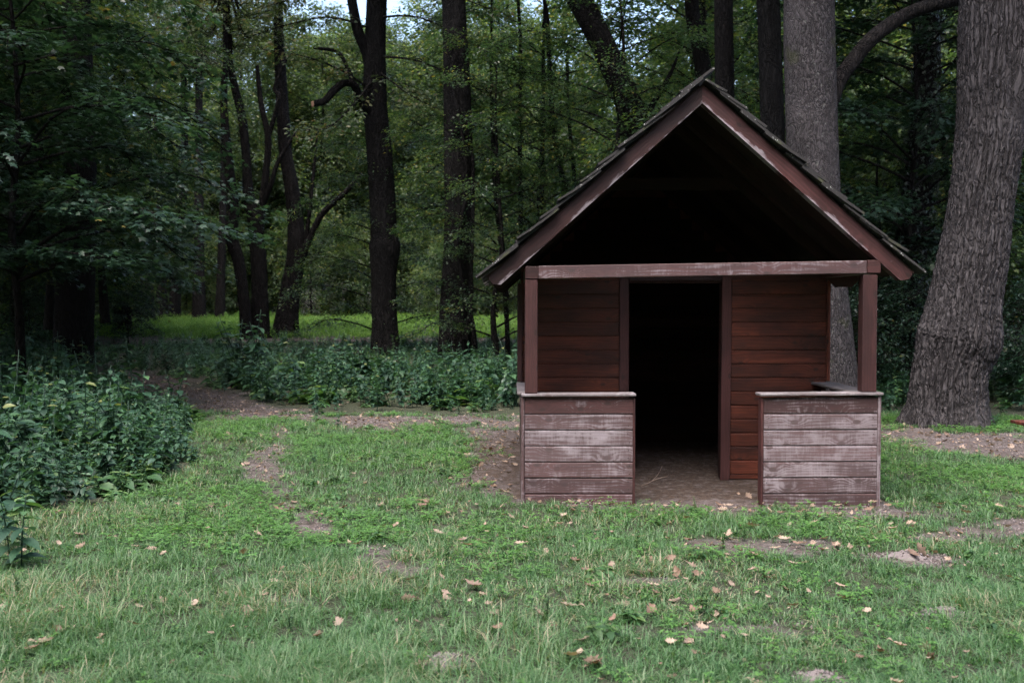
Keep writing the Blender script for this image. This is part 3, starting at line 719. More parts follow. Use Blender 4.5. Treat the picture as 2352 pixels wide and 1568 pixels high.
T12 = old_tree('oak_tree', [(2172, 962, 205), (2176, 930, 176), (2181, 860, 166), (2190, 820, 170), (2200, 788, 184), (2205, 762, 182), (2209, 732, 169), (2220, 668, 155), (2235, 588, 150), (2247, 508, 140), (2259, 428, 138), (2272, 321, 142), (2280, 214, 147), (2286, 53, 152), (2290, -60, 150)], 14.8, 'bark_oak',
         'thick leaning oak with furrowed grey bark at the right edge beside the sandy path', 280, 440, .09, .06, limbs=[[(2300, 330, 70, -.1), (2345, 200, 62, -.35), (2400, 60, 58, -.5), (2450, -60, 50, -.6)]], top=12, crown_s=1.1, crown_at=(9.5, 16.5, 13.5))
T10 = old_tree('oak_tree', [(1892, 975, 210), (1890, 940, 180), (1885, 870, 165), (1878, 750, 150), (1872, 600, 132), (1868, 400, 118), (1862, 200, 115), (1858, 0, 112)], 14.6, 'bark_grey',
         'broad pale grey trunk rising just behind the right roof slope of the hut', 90, 200, .05, .006, limbs=[[(1900, 235, 50, 0), (1925, 185, 40, .1), (1952, 148, 36, .2), (2010, 82, 34, .4), (2100, 26, 32, .8), (2210, -2, 30, 1.2), (2330, -30, 26, 1.6)]], top=14, crown_s=1.05, crown_at=(4.5, 15.5, 14))
T9 = old_tree('oak_tree', [(1790, 820, 66), (1783, 560, 58), (1775, 320, 54), (1768, 100, 52), (1764, 0, 52)], 19.5, 'bark_mid', 'slim grey brown trunk just left of the broad pale trunk behind the roof', 40, 80, .05, .006, top=15)
T8 = old_tree('oak_tree', [(1668, 800, 56), (1666, 400, 48), (1664, 150, 43), (1662, 0, 42)], 24, 'bark', 'straight dark trunk right behind the roof peak of the hut', 24, 60, top=16, crown_s=.6)
T8b = old_tree('oak_tree', [(1660, 780, 52), (1640, 420, 44), (1615, 160, 38), (1588, 0, 32)], 29, 'bark', 'dark slanting trunk left of the straight one behind the roof peak', 20, 50, top=16, crown_s=.6)
T7 = old_tree('oak_tree', [(1590, 770, 84), (1545, 520, 72), (1495, 360, 66), (1462, 285, 62), (1432, 210, 60), (1392, 120, 57), (1345, 25, 54), (1300, -60, 50)], 29, 'bark', 'dark trunk leaning to the left behind the left roof slope', 28, 80, top=15, crown_s=.6,
         limbs=[[(1465, 300, 22, 0), (1500, 240, 14, .2), (1540, 170, 9, .3), (1560, 120, 5, .4)]])
T6 = old_tree('oak_tree', [(1045, 835, 88), (1045, 770, 76), (1045, 700, 68), (1050, 600, 64), (1055, 500, 68), (1053, 350, 66), (1050, 200, 62), (1045, 80, 56), (1042, 0, 54)], 28, 'bark_mid', 'straight dark oak wrapped in climbing vine stems left of the hut', 60, 160, .07, .014, top=16,
         limbs=[[(1090, 800, 14, -.4), (1084, 740, 12, -.5), (1064, 660, 11, -.5), (1052, 560, 10, -.5), (1072, 430, 8, -.5), (1060, 300, 7, -.5), (1035, 180, 6, -.45)], [(1070, 780, 12, -.55), (1082, 700, 12, -.45), (1082, 620, 10, -.4), (1086, 480, 9, -.3), (1082, 330, 7, -.3), (1040, 300, 6, -.5)]])
T5 = old_tree('oak_tree', [(886, 815, 72), (884, 750, 60), (882, 700, 58), (881, 640, 58), (883, 590, 66), (884, 565, 70), (882, 535, 60), (878, 450, 58), (870, 330, 56), (862, 240, 54), (862, 100, 49), (866, 0, 46)], 31, 'bark_mid', 'tall oak with a swollen burl and a sawn crooked branch left of the hut', 60, 160, .10, .012, top=16,
         limbs=[[(858, 265, 24, -.1), (836, 240, 22, -.4), (822, 215, 19, -.6), (812, 195, 17, -.8), (790, 192, 16, -1.0), (768, 208, 17, -1.3), (745, 232, 15, -1.6), (722, 238, 14, -1.8)],
                [(856, 175, 28, 0), (842, 120, 26, -.1), (822, 70, 24, -.3), (808, 0, 22, -.5), (800, -60, 20, -.8)], [(812, 195, 12, -.8), (800, 160, 9, -.9), (775, 120, 8, -1), (720, 110, 6, -1.3)]])
cutm = mesh_np('cut_end', *[a for a in (lambda V: (V, np.array([(0, i, i % 8 + 1) for i in range(1, 9)])))(np.array([(0, 0, 0.01)] + [(.098 * math.cos(i * math.pi / 4), .098 * math.sin(i * math.pi / 4), 0) for i in range(8)]))])
ce = obj('cut_end', cutm, M['cut'], T5); ce.location = at(718, 239, 29.2) - T5.location; ce.rotation_euler = Vector((-.75, -.6, -.1)).to_track_quat('Z', 'Y').to_euler()
ol = []
for pts in ([(862, 215, 0), (790, 165, -1), (700, 130, -2), (590, 112, -3)], [(864, 130, 0), (960, 140, -1), (1070, 190, -2), (1190, 262, -2.5)], [(862, 70, 0), (760, 40, -1), (650, 60, -2), (560, 90, -2.5)], [(866, 40, 0), (960, 40, -1), (1080, 90, -2), (1180, 110, -3)],
            [(858, 180, 0), (820, 230, -1.5), (760, 290, -2.2), (690, 300, -3)], [(866, 160, 0), (930, 210, -1.5), (1000, 250, -2.5)], [(800, -20, -.6), (700, -10, -1.5), (600, 20, -2)], [(866, -20, 0), (1000, -20, -1.5), (1150, 30, -2.5)]):
    ol.append(([tuple(at(x_, y_, 31 + d_) - T5.location) for x_, y_, d_ in pts], .04))
lm, mb = crown(611, ol, 15, 26, 1.0, .15, 'ovate', 'low_branches', flat=.12, tilt=.5, tintw=.6)
obj('low_branches', lm, M['oak'], T5); obj('limb', mb.mesh('limb'), M['twig'], T5)
T4 = old_tree('oak_tree', [(655, 772, 66), (660, 720, 52), (670, 650, 46), (680, 580, 42), (678, 500, 36), (668, 420, 32), (655, 345, 30), (646, 200, 27), (640, 80, 23), (638, 0, 20)], 42, 'bark', 'dark curved trunk with a side fork, rightmost of the leaning group', 24, 90, top=17, crown_s=.6,
         limbs=[[(690, 600, 22, 0), (712, 548, 15, -.2), (740, 492, 14, -.4), (790, 445, 13, -.6), (832, 400, 9, -.8)], [(700, 570, 12, 0), (712, 480, 9, -.3), (722, 380, 7, -.3), (730, 300, 5, -.5)]])
T3 = old_tree('oak_tree', [(598, 750, 44), (597, 690, 38), (594, 600, 36), (584, 510, 32), (570, 440, 26), (566, 370, 20), (556, 270, 20), (540, 205, 18), (528, 130, 14)], 41, 'bark', 'crooked forking dark trunk in the middle of the leaning group', 20, 80, top=14, crown_s=.6,
         limbs=[[(592, 560, 24, 0), (602, 480, 18, 0), (610, 400, 16, 0), (616, 320, 15, -.1), (600, 240, 12, -.2), (590, 150, 9, -.2)], [(604, 470, 14, 0), (624, 420, 11, -.2), (640, 370, 9, -.3), (690, 290, 6, -.4)], [(612, 330, 12, 0), (640, 230, 10, -.3), (632, 200, 9, -.3), (660, 130, 7, -.4)]])
T2 = old_tree('oak_tree', [(566, 758, 30), (560, 690, 27), (548, 600, 27), (532, 545, 30), (536, 480, 27), (530, 420, 24), (520, 330, 21), (514, 230, 16), (518, 140, 12)], 40, 'bark', 'thin wavy dark trunk, leftmost of the leaning group', 18, 80, top=13, crown_s=.6)
T1 = old_tree('oak_tree', [(167, 845, 102), (168, 790, 90), (172, 690, 86), (178, 560, 80), (184, 400, 72), (182, 250, 68), (178, 100, 62), (176, 0, 60)], 26, 'bark', 'thick black trunk behind the nettle bank at the left', 40, 120, .05, .012, top=15, crown_s=1.25)
# ivy-covered tree
T11 = old_tree('ivy_tree', [(2075, 690, 84), (2088, 600, 76), (2102, 480, 70), (2112, 380, 62), (2120, 250, 54), (2130, 100, 48), (2134, 0, 44)], 23, 'bark', 'dark ivy covered trunk left of the thick leaning oak', 20, 60, top=15)
rng = np.random.default_rng(5); cpath = catmull([tuple(at(x, y, 23)) + (w_ / 2 * 23 / FD,) for x, y, w_ in [(2070, 760, 96), (2075, 690, 90), (2088, 600, 84), (2102, 480, 78), (2112, 380, 66), (2120, 250, 58), (2130, 100, 52), (2134, -20, 46)]], 400)
k = rng.integers(0, 400, 5200); a = rng.random(5200) * 2 * np.pi; rr = cpath[k, 3] * rng.uniform(.95, 1.4, 5200)
pos = cpath[k, :3] + np.stack([np.cos(a) * rr, np.sin(a) * rr, rng.normal(0, .03, 5200)], -1) - np.array(T11.location)
nn = np.stack([np.cos(a), np.sin(a), np.full(5200, .5)], -1) + rng.normal(0, .3, (5200, 3)); dd = rng.normal(0, .5, (5200, 3)); dd[:, 2] -= .8
obj('ivy', leaves_mesh('ivy', pos, dd, nn, rng.uniform(.06, .11, 5200), rng.random(5200), 'ovate'), M['ivy'], T11)
# small far trunks at the left
for (x, yb, w_, Y, ln_, lab) in [(281, 735, 38, 44, 6, 'short stout trunk standing in the glade right of the thick black trunk'), (328, 700, 48, 56, -4, 'widest of the far dark trunks at the left end of the glade'), (372, 694, 24, 60, 10, 'thin far trunk just right of the widest far trunk'),
                         (402, 692, 24, 62, -22, 'far trunk tilting to the right in the glade'), (457, 700, 28, 58, 0, 'straight far trunk in the middle of the glade edge'), (506, 700, 22, 60, -8, 'far trunk left of the wavy trunk'), (100, 700, 26, 55, 6, 'far thin trunk left of the thick black trunk'), (70, 690, 22, 60, -4, 'far trunk near the left edge')]:
    old_tree('oak_tree', [(x, yb, w_ * 1.1), (x - ln_ * .4, yb - 120, w_ * .85), (x - ln_, yb - 330, w_ * .7), (x - ln_ * .8, yb - 600, w_ * .5)], Y, 'bark', lab, 12, 30, top=13, crown_s=.5, group='far trunks along the glade')
# thin stems among the hornbeams left of the roof
for (pts, Y, lab) in [([(1165, 760, 18), (1158, 620, 22), (1145, 500, 22), (1137, 400, 22), (1130, 260, 14), (1128, 100, 9)], 30, 'slender dark stem between the vine oak and the hut eave'), ([(1200, 750, 18), (1197, 560, 17), (1194, 330, 16), (1196, 120, 14), (1190, 0, 12)], 33, 'slender straight stem above the left eave'),
                      ([(1330, 740, 22), (1312, 480, 20), (1285, 380, 20), (1268, 260, 19), (1258, 60, 17), (1250, 0, 15)], 32, 'slender curving stem above the left roof slope'), ([(1340, 740, 16), (1320, 420, 15), (1305, 250, 13), (1303, 100, 11)], 34, 'slender stem right of the curving one above the left roof slope')]:
    old_tree('young_tree', [(a_, b_, c_ * .62) for a_, b_, c_ in pts], Y, 'bark', lab, 10, 40, top=11, crown_s=0)
# ------------------------------------------------------------------ understory and far wood
plant('mapl', -8.5, 17.2, 1.0, 0, 'maple sapling whose dark leafy layers fill the upper left', 'tree')
plant('mapl', -11.6, 21.0, 1.1, 2.9, 'dark maple behind the sapling at the far left edge', 'tree')
plant('mapl', 8.6, 21.5, .95, 4.4, 'bright green maple between the grey trunk and the leaning oak', 'tree', sz=1.15)
plant('horn2', -.4, 27.5, 1.0, 1.0, 'hornbeam with low flat branches just right of the vine oak', 'tree')
plant('horn', 3.0, 28.0, 1.1, 2.0, 'hornbeam filling the space above the left roof slope', 'tree')
plant('horn', 1.0, 33.5, 1.25, 3.6, 'taller hornbeam behind the slender stems', 'tree')
plant('horn', 6.0, 31, 1.15, .4, 'hornbeam behind the roof peak', 'tree')
plant('horn', 11.6, 27, 1.1, 5.4, 'hornbeam glimpsed behind the leaning oak', 'tree')
plant('horn', 13.5, 21.5, .9, 2.2, 'hornbeam at the far right edge beyond the oak', 'tree')
plant('horn2', -4.5, 33.5, 1.0, 4.0, 'hornbeam with pale shiny branches behind the burl oak', 'tree')
plant('horn2', 9.2, 25, .8, 2.5, 'low hornbeam right of the porch post', 'tree')
rt = random.Random(44)
for x, y, k_, s in [(-13.5, 29, 'horn', 1.0), (-17, 31, 'horn', 1.1), (-14.5, 35.5, 'horn', 1.25), (-18.5, 37, 'horn', 1.2), (-21.5, 33.5, 'horn', 1.2), (-16, 25, 'mapl', 1.1)]:
    plant(k_, x, y, s, rt.random() * 6, 'shaded leafy tree in the dark wood at the upper left', 'tree', 'shaded trees at the upper left', z=float(gz(x, y)) + 1.0)
for x, y in [(-12.5, 5), (-12, 9.5), (-13, 13.5), (-15.5, 17), (-17, 21), (-14, 22.5), (-20, 26)]:  # trees added beside the view to block sky light from the left wood
    plant('horn', x, y, 1.25, rt.random() * 6, 'leafy tree added to shade the left side of the clearing', 'tree', 'trees added to shade the left side of the clearing')
# the wood closes the clearing behind and beside the camera too
for i in range(14):
    a_ = R(-80 + i * 160 / 13); rr_ = rt.uniform(15, 19)
    x, y = math.sin(a_ + math.pi) * rr_, math.cos(a_ + math.pi) * rr_ + 3
    plant('far2' if i % 2 else 'far', x, y, rt.uniform(.8, 1.0), rt.random() * 6, 'tall leafy tree at the rim of the clearing', 'tree', 'trees at the rim of the clearing')
for i in range(9):
    x = [5.9, 6.9, 8.0, 9.8, 10.8, 12.2, 7.4, 9.0, 13.4][i]; y = [18.6, 20.2, 18.9, 18.2, 20, 18.6, 22.4, 22, 16.6][i]
    plant('bush', x, y, rt.uniform(.8, 1.2), rt.random() * 6, 'dark leafy understory shrub behind the right side of the hut', 'shrub', 'shrubs behind the right side of the hut')
for i in range(10):
    plant('bush', rt.uniform(-26, -13), rt.uniform(27, 40), rt.uniform(.7, 1.2), rt.random() * 6, 'dim leafy shrub under the trees at the far left', 'shrub', 'shrubs under the trees at the far left')
n = 0
USED_P = []
for i in range(1400):
    Y = 33 + 77 * rt.random() ** 1.3; q = rt.uniform(-.70, .70); X = q * Y
    if -.44 < q < .05 and Y < 70: continue
    if -.28 < q < -.02 and Y < 76: continue
    if q > .0 and Y < 36: continue
    if any((X - a_) ** 2 + (Y - b_) ** 2 < (2.6 + Y * .012) ** 2 for a_, b_ in USED_P): continue
    USED_P.append((X, Y)); n += 1
    far_gap = -.22 < q < -.02
    kind = 'far' if (far_gap or rt.random() < .5) else 'far2'
    s = rt.uniform(.85, 1.2) if not far_gap else rt.uniform(1.0, 1.15) * min(1.25, Y / 80)
    lab, grp = (('dim broad leafed tree deep in the wood at the far left', 'trees deep in the wood at the left') if q < -.3 else ('pale broad leafed tree on the far side of the bright glade', 'trees on the far side of the glade') if q < .03
                else ('broad leafed tree in the wood behind the hut roof', 'trees of the wood behind the hut') if q < .32 else ('broad leafed tree deep in the wood at the far right', 'trees deep in the wood at the right'))
    plant(kind, X, Y, s, rt.random() * 6.28, lab, 'tree', grp)
    if n >= 110: break
for i in range(12):
    q = -.27 + .30 * i / 11; Y = 74 + (i * 7) % 18; X = q * Y
    plant('far', X, Y, rt.uniform(1.15, 1.36), rt.random() * 6, 'pale broad leafed tree on the far side of the bright glade', 'tree', 'trees on the far side of the glade')
for i in range(30):
    q = -.47 + .52 * i / 29; Y = rt.uniform(64, 78); X = q * Y
    plant('pale', X, Y, rt.uniform(.8, 1.4), rt.random() * 6, 'pale shrub along the far edge of the glade', 'shrub', 'shrubs along the far edge of the glade')

# ------------------------------------------------------------------ scatter (geometry nodes) for what nobody could count
def scatter(name, pts, rot, scl, variants, label, cat):
    c = bpy.data.collections.new(name + '_kinds')
    for v in variants: c.objects.link(v)
    me = bpy.data.meshes.new(name); me.vertices.add(len(pts)); me.vertices.foreach_set('co', np.ascontiguousarray(pts, np.float32).ravel())
    a = me.attributes.new('rot', 'FLOAT_VECTOR', 'POINT'); a.data.foreach_set('vector', np.ascontiguousarray(rot, np.float32).ravel())
    a = me.attributes.new('scl', 'FLOAT', 'POINT'); a.data.foreach_set('value', np.ascontiguousarray(scl, np.float32))
    a = me.attributes.new('pick', 'INT', 'POINT'); a.data.foreach_set('value', np.random.default_rng(1).integers(0, len(variants), len(pts)).astype(np.int32))
    o = bpy.data.objects.new(name, me); COL.objects.link(o); o['kind'] = 'stuff'; o['label'] = label; o['category'] = cat
    ng = bpy.data.node_groups.new(name, 'GeometryNodeTree')
    ng.interface.new_socket('Geometry', in_out='INPUT', socket_type='NodeSocketGeometry'); ng.interface.new_socket('Geometry', in_out='OUTPUT', socket_type='NodeSocketGeometry')
    N = ng.nodes; L = ng.links
    gi, go = N.new('NodeGroupInput'), N.new('NodeGroupOutput'); ip = N.new('GeometryNodeInstanceOnPoints'); ci = N.new('GeometryNodeCollectionInfo')
    ci.inputs[0].default_value = c; ci.inputs[1].default_value = True; ci.inputs[2].default_value = True
    ip.inputs['Pick Instance'].default_value = True
    def na_(nm, ty): q = N.new('GeometryNodeInputNamedAttribute'); q.data_type = ty; q.inputs[0].default_value = nm; return q.outputs[0]
    e = N.new('FunctionNodeEulerToRotation'); L.new(na_('rot', 'FLOAT_VECTOR'), e.inputs[0])
    L.new(gi.outputs[0], ip.inputs['Points']); L.new(ci.outputs[0], ip.inputs['Instance']); L.new(na_('pick', 'INT'), ip.inputs['Instance Index'])
    L.new(e.outputs[0], ip.inputs['Rotation']); L.new(na_('scl', 'FLOAT'), ip.inputs['Scale']); L.new(ip.outputs[0], go.inputs[0])
    md = o.modifiers.new('scatter', 'NODES'); md.node_group = ng
    return o
def proto(name, me, m):
    if m: me.materials.append(m)
    return bpy.data.objects.new(name, me)

rng = np.random.default_rng(77)
def tuft(n, h, spread, wdt, bend, nseg=3):
    V, F, ti = [], [], []
    for i in range(n):
        a = rng.random() * 6.283; r = spread * math.sqrt(rng.random()); bx, by = r * math.cos(a), r * math.sin(a)
        la = a + rng.normal(0, .8); hh = h * rng.uniform(.45, 1.15); bd = bend * rng.uniform(.3, 1.4); wd = wdt * rng.uniform(.7, 1.3)
        px_, py_ = -math.sin(la), math.cos(la); b0 = len(V); t_ = rng.random() ** 1.3
        for s in range(nseg + 1):
            u = s / nseg; out = bd * hh * u * u; z = hh * u * (1 - .35 * bd * u)
            ww = wd * (1 - u ** 1.5) / 2
            if s < nseg: V += [(bx + math.cos(la) * out - px_ * ww, by + math.sin(la) * out - py_ * ww, z), (bx + math.cos(la) * out + px_ * ww, by + math.sin(la) * out + py_ * ww, z)]; ti += [t_, t_]
            else: V.append((bx + math.cos(la) * out, by + math.sin(la) * out, z)); ti.append(t_)
        for s in range(nseg - 1): q = b0 + 2 * s; F += [(q, q + 1, q + 3), (q, q + 3, q + 2)]
        q = b0 + 2 * (nseg - 1); F.append((q, q + 1, q + 2))
    return mesh_np('tuft', np.array(V), np.array(F), tint=np.array(ti))
def candidates(n, x0, x1, y0, y1): return rng.uniform(x0, x1, n), rng.uniform(y0, y1, n)
def in_view(x, y, m=1.0): return np.abs(x) < y * .53 + m

def blades(x, y, h, wd, bend, tint, name, nseg=2):
    "one mesh of single grass blades"
    n_ = len(x); la = rng.random(n_) * 6.283; z0 = gz(x, y) - .004
    cx_, sx_ = np.cos(la), np.sin(la); V = np.zeros((n_, 2 * nseg + 1, 3))
    for s_ in range(nseg + 1):
        u = s_ / nseg; out = bend * h * u ** 1.7; z = z0 + h * u * (1 - .38 * np.minimum(bend, 1.5) * u); ww = wd * (1 - u ** 1.6) / 2
        if s_ < nseg:
            V[:, 2 * s_] = np.stack([x + cx_ * out + sx_ * ww, y + sx_ * out - cx_ * ww, z], -1); V[:, 2 * s_ + 1] = np.stack([x + cx_ * out - sx_ * ww, y + sx_ * out + cx_ * ww, z], -1)
        else: V[:, 2 * s_] = np.stack([x + cx_ * out, y + sx_ * out, z], -1)
    F = []
    for s_ in range(nseg - 1): q = 2 * s_; F += [(q, q + 1, q + 3), (q, q + 3, q + 2)]
    q = 2 * (nseg - 1); F.append((q, q + 1, q + 2))
    F = np.array(F)[None] + (np.arange(n_) * (2 * nseg + 1))[:, None, None]
    return mesh_np(name, V.reshape(-1, 3), F.reshape(-1, 3), tint=np.repeat(tint, 2 * nseg + 1))
NBL = 700000
y = 2.9 + 14.0 * rng.random(NBL) ** 1.55; x = rng.uniform(-1, 1, NBL) * (y * .53 + .5)
cl = vnoise(x * 9, y * 9, 71) * .6 + vnoise(x * 21, y * 21, 72) * .4          # clumps
pn = fbm(x * .9, y * .9, 31); b = bare(x, y); na, nb = nettles(x, y)
keep = ~na & ~nb & (rng.random(NBL) < np.clip(1 - b * 1.01, 0, 1) ** 1.3 * np.clip((cl - .22) * 2.2, 0.03, 1) * np.clip(.35 + 1.0 * pn, 0, 1) * .92)
x, y, cl, pn = x[keep], y[keep], cl[keep], pn[keep]
lng = sstep(.42, .72, fbm(x * 1.1 + 3, y * 1.1, 73)) * (.35 + .65 * sstep(7.5, 5.0, y)) + .35 * sstep(-.5, -2.5, x) * sstep(8, 6, y)
h = (.035 + .055 * cl + .075 * lng) * rng.uniform(.5, 1.35, len(x)); dry = fbm(x * 1.4 + 11, y * 1.4, 75)
tint = np.clip(rng.random(len(x)) ** 1.4 * (.85 + .25 * sstep(.4, .7, dry)) + .07 * sstep(.45, .75, dry) + .14 * lng - .03, 0, 1)
obj('lawn_grass', blades(x, y, h, .0050 * (.75 + y * .07) * rng.uniform(.7, 1.4, len(x)), rng.uniform(.25, 1.9, len(x)), tint, 'lawn_grass'), M['grass'], kind='stuff', label='short trampled grass lawn in front of the hut', category='grass')
print('blades', len(x))

def clover(n):
    P, D, Nn, Ls = [], [], [], []; mb = []
    for i in range(n):
        a = rng.random() * 6.28; r = .06 * math.sqrt(rng.random()); h = rng.uniform(.015, .05); c0 = np.array([r * math.cos(a), r * math.sin(a), h])
        a0 = rng.random() * 6.28
        for j in range(3): an = a0 + j * 2.09; P.append(c0); D.append((math.cos(an), math.sin(an), rng.uniform(-.1, .25))); Nn.append((rng.normal(0, .2), rng.normal(0, .2), 1)); Ls.append(rng.uniform(.012, .024))
    return leaves_mesh('clover', np.array(P), np.array(D), np.array(Nn), np.array(Ls), rng.random(len(P)), 'ovate')
clov = [proto('clover_sprig', clover(9), M['clover']) for _ in range(4)]
x, y = candidates(30000, -5.5, 8, 3.2, 16)
b = bare(x, y); na, nb = nettles(x, y); pn = fbm(x * .8 + 7, y * .8, 37)
keep = in_view(x, y) & ~na & ~nb & (rng.random(len(x)) < np.clip(1 - b * 1.02, 0, 1) * np.clip((pn - .38) * 4, 0.04, 1) * (.25 + .75 * sstep(5, 8, y)))
x, y = x[keep], y[keep]
scatter('clover_patches', np.stack([x, y, gz(x, y)], -1), np.stack([rng.normal(0, .1, len(x)), rng.normal(0, .1, len(x)), rng.random(len(x)) * 6.28], -1), rng.uniform(.7, 1.5, len(x)), clov, 'low bright green clover and seedlings among the grass', 'ground cover')

# nettles
def nettle(h, npair, seed, ll=.155):
    rg_ = np.random.default_rng(seed); P, D, Nn, Ls = [], [], [], []; mb = MB()
    for st in range(2):
        lx, ly = rg_.normal(0, .16, 2); hh = h * rg_.uniform(.7, 1.05); bx, by = rg_.normal(0, .05, 2) * st
        pth = np.array([(bx, by, 0), (bx + lx * .3 * hh, by + ly * .3 * hh, hh * .5), (bx + lx * hh, by + ly * hh, hh)])
        V, Q, T = tube(pth, [.006, .005, .003], 4, 6); mb.add(V, Q, T); c = catmull(pth, 30)
        for j in range(npair):
            u = .18 + .82 * (j + .5) / npair; p = c[int(u * 29)]; a0 = (j % 2) * 1.57 + rg_.normal(0, .35); sz_ = ll * (1.15 - .75 * u ** 3) * rg_.uniform(.75, 1.15)
            for s in (0, 3.1416): P.append(p); D.append((math.cos(a0 + s), math.sin(a0 + s), rg_.uniform(-.45, .15))); Nn.append((math.cos(a0 + s) * .35 + rg_.normal(0, .2), math.sin(a0 + s) * .35 + rg_.normal(0, .2), 1)); Ls.append(sz_)
    P = np.array(P); lm = leaves_mesh('n', P, np.array(D), np.array(Nn), np.array(Ls), rg_.random(len(P)) ** 1.4, 'ovate')
    sm = mb.mesh('s'); bm = bmesh.new(); bm.from_mesh(lm); bm.from_mesh(sm); me = bpy.data.meshes.new('nettle'); bm.to_mesh(me); bm.free()
    bpy.data.meshes.remove(lm); bpy.data.meshes.remove(sm); return me
nets = [proto('nettle_plant', nettle(.62, 7, 300 + i), M['nettle']) for i in range(4)] + [proto('nettle_plant', nettle(.75, 9, 320 + i, .13), M['nettle']) for i in range(2)]
herb = [proto('herb_plant', nettle(.5, 13, 330 + i, .065), M['herb']) for i in range(2)] + [proto('broad_plant', nettle(.22, 5, 340 + i, .19), M['herb']) for i in range(2)]
x, y = candidates(34000, -18, 24, 7.5, 37); na, nb = nettles(x, y)
def depth_in(x, y):
    f_ = 0
    for k_ in range(8): a_ = k_ * .785; q = nettles(x + .75 * math.cos(a_), y + .75 * math.sin(a_)); f_ = f_ + (q[0] | q[1]) / 8
    return f_
hb = fbm(x * .55, y * .55, 41); hc = fbm(x * 1.7, y * 1.7, 43); dep = depth_in(x, y)
dens = np.where(na, np.where(y < 17, .62, .6), np.where(nb, np.where(y < 24, .9, .7) * np.clip((hb - .2) * 2.6, .15, 1), 0)) * (1 - .85 * bare(x, y)) * np.clip((hc - .22) * 3, .12, 1) * (.35 + .65 * dep)
keep = in_view(x, y, 1.5) & (rng.random(len(x)) < dens); x, y = x[keep], y[keep]
xx, yy = candidates(1300, -9, -3.3, 7.6, 16); k2 = nettles(xx, yy)[0]; x = np.concatenate([x, xx[k2]]); y = np.concatenate([y, yy[k2]])
na = nettles(x, y)[0]; hb = fbm(x * .55, y * .55, 41); hc = fbm(x * 1.7 + 4, y * 1.7, 47); dep = depth_in(x, y)
tall = 1 + .0 * sstep(-5.2, -7.0, x) * sstep(12, 15, y) * sstep(26, 22, y)
scl = np.clip(rng.lognormal(-.12, .34, len(x)), .35, 1.75) * np.where(na, (.5 + .75 * hb) * (.74 + .34 * sstep(10, 14, y)) * tall, (.5 + .9 * hb) * (1 - .45 * sstep(21, 27, y))) * (.6 + .8 * hc) * (.45 + .6 * dep)
rot = np.stack([rng.normal(0, .16, len(x)), rng.normal(0, .16, len(x)), rng.random(len(x)) * 6.28], -1); P3 = np.stack([x, y, gz(x, y) - .02], -1)
hk = rng.random(len(x)) < .2 + .5 * sstep(.5, .7, fbm(x * .9 + 8, y * .9, 49))
scatter('nettle_bed', P3[~hk], rot[~hk], scl[~hk], nets, 'dense dark green nettle beds at the left and behind the path', 'nettles')
scatter('herb_undergrowth', P3[hk], rot[hk], scl[hk] * 1.05, herb, 'mixed low weeds growing among the nettle beds', 'weeds')
x, y = candidates(520, -4, 6.5, 5, 15); keep = (rng.random(len(x)) < 1 - bare(x, y)) & ~nettles(x, y)[0]; x, y = x[keep], y[keep]
scatter('lawn_weeds', np.stack([x, y, gz(x, y)], -1), np.stack([0 * x, 0 * x, rng.random(len(x)) * 6.28], -1), rng.uniform(.18, .42, len(x)), herb[2:] + herb[:1], 'small broad leaved weeds dotted through the lawn', 'weeds')

# bright grass of the glade
gl = [proto('glade_tuft', tuft(26, .42, .3, .03, .6, 2), M['fargrass']) for _ in range(3)]
x, y = candidates(20000, -48, 5, 37, 75); keep = rng.random(len(x)) < glade(x, y) * np.clip(fbm(x * .4, y * .4, 51) * 1.8 - .2, 0, 1)
x, y = x[keep], y[keep]
scatter('glade_grass', np.stack([x, y, gz(x, y)], -1), np.stack([0 * x, 0 * x, rng.random(len(x)) * 6.28], -1), rng.uniform(.6, 1.2, len(x)), gl, 'far glade grass painted bright as if sunlit', 'grass')

gw = [proto('glade_weed', nets[i].data.copy(), None) for i in range(3)]
for q in gw: q.data.materials.clear(); q.data.materials.append(M['fargrass'])
x, y = candidates(6500, -46, 4, 38, 72); keep = rng.random(len(x)) < glade(x, y) * np.clip(fbm(x * .35 + 5, y * .35, 53) * 3 - 1.2, 0, 1); x, y = x[keep], y[keep]
scatter('glade_weeds', np.stack([x, y, gz(x, y)], -1), np.stack([0 * x, 0 * x, rng.random(len(x)) * 6.28], -1), rng.uniform(.5, 1.15, len(x)), gw, 'bright weeds standing in the far glade', 'weeds')
# dead leaves
def dead_leaf(seed, curl):
    rg_ = np.random.default_rng(seed); n_ = 9; top, bot = [], []
    for i in range(n_ + 1):
        u = i / n_; w_ = .30 * math.sin(math.pi * min(1, u * .93 + .04)) ** .8 * (1 + (.38 if i % 2 else -.32)) * (.55 + .6 * u)
        z = curl * (u - .5) ** 2 * 1.6; s = rg_.uniform(.8, 1.2)
        top.append((u, w_ * s, z + curl * 1.1 * (w_ * s) + rg_.normal(0, .02))); bot.append((u, -w_ * s, z + curl * .7 * (w_ * s) + rg_.normal(0, .02)))
    mid = [(i / n_, 0, curl * (i / n_ - .5) ** 2 * 1.6) for i in range(n_ + 1)]
    V = np.array([(-.18, .01, .03)] + top + mid + bot); o1, o2, o3 = 1, n_ + 2, 2 * n_ + 3; F = []
    for i in range(n_):
        F += [(o1 + i, o1 + i + 1, o2 + i + 1), (o1 + i, o2 + i + 1, o2 + i), (o2 + i, o2 + i + 1, o3 + i + 1), (o2 + i, o3 + i + 1, o3 + i)]
    F.append((0, o1, o3)); V = V - np.array([.5, 0, V[:, 2].min()])
    return mesh_np('fallen_leaf', V, np.array(F), tint=np.full(len(V), rg_.random()) + rg_.normal(0, .06, len(V)))
dl = [dead_leaf(400 + i, rng.uniform(.15, .6)) for i in range(7)]
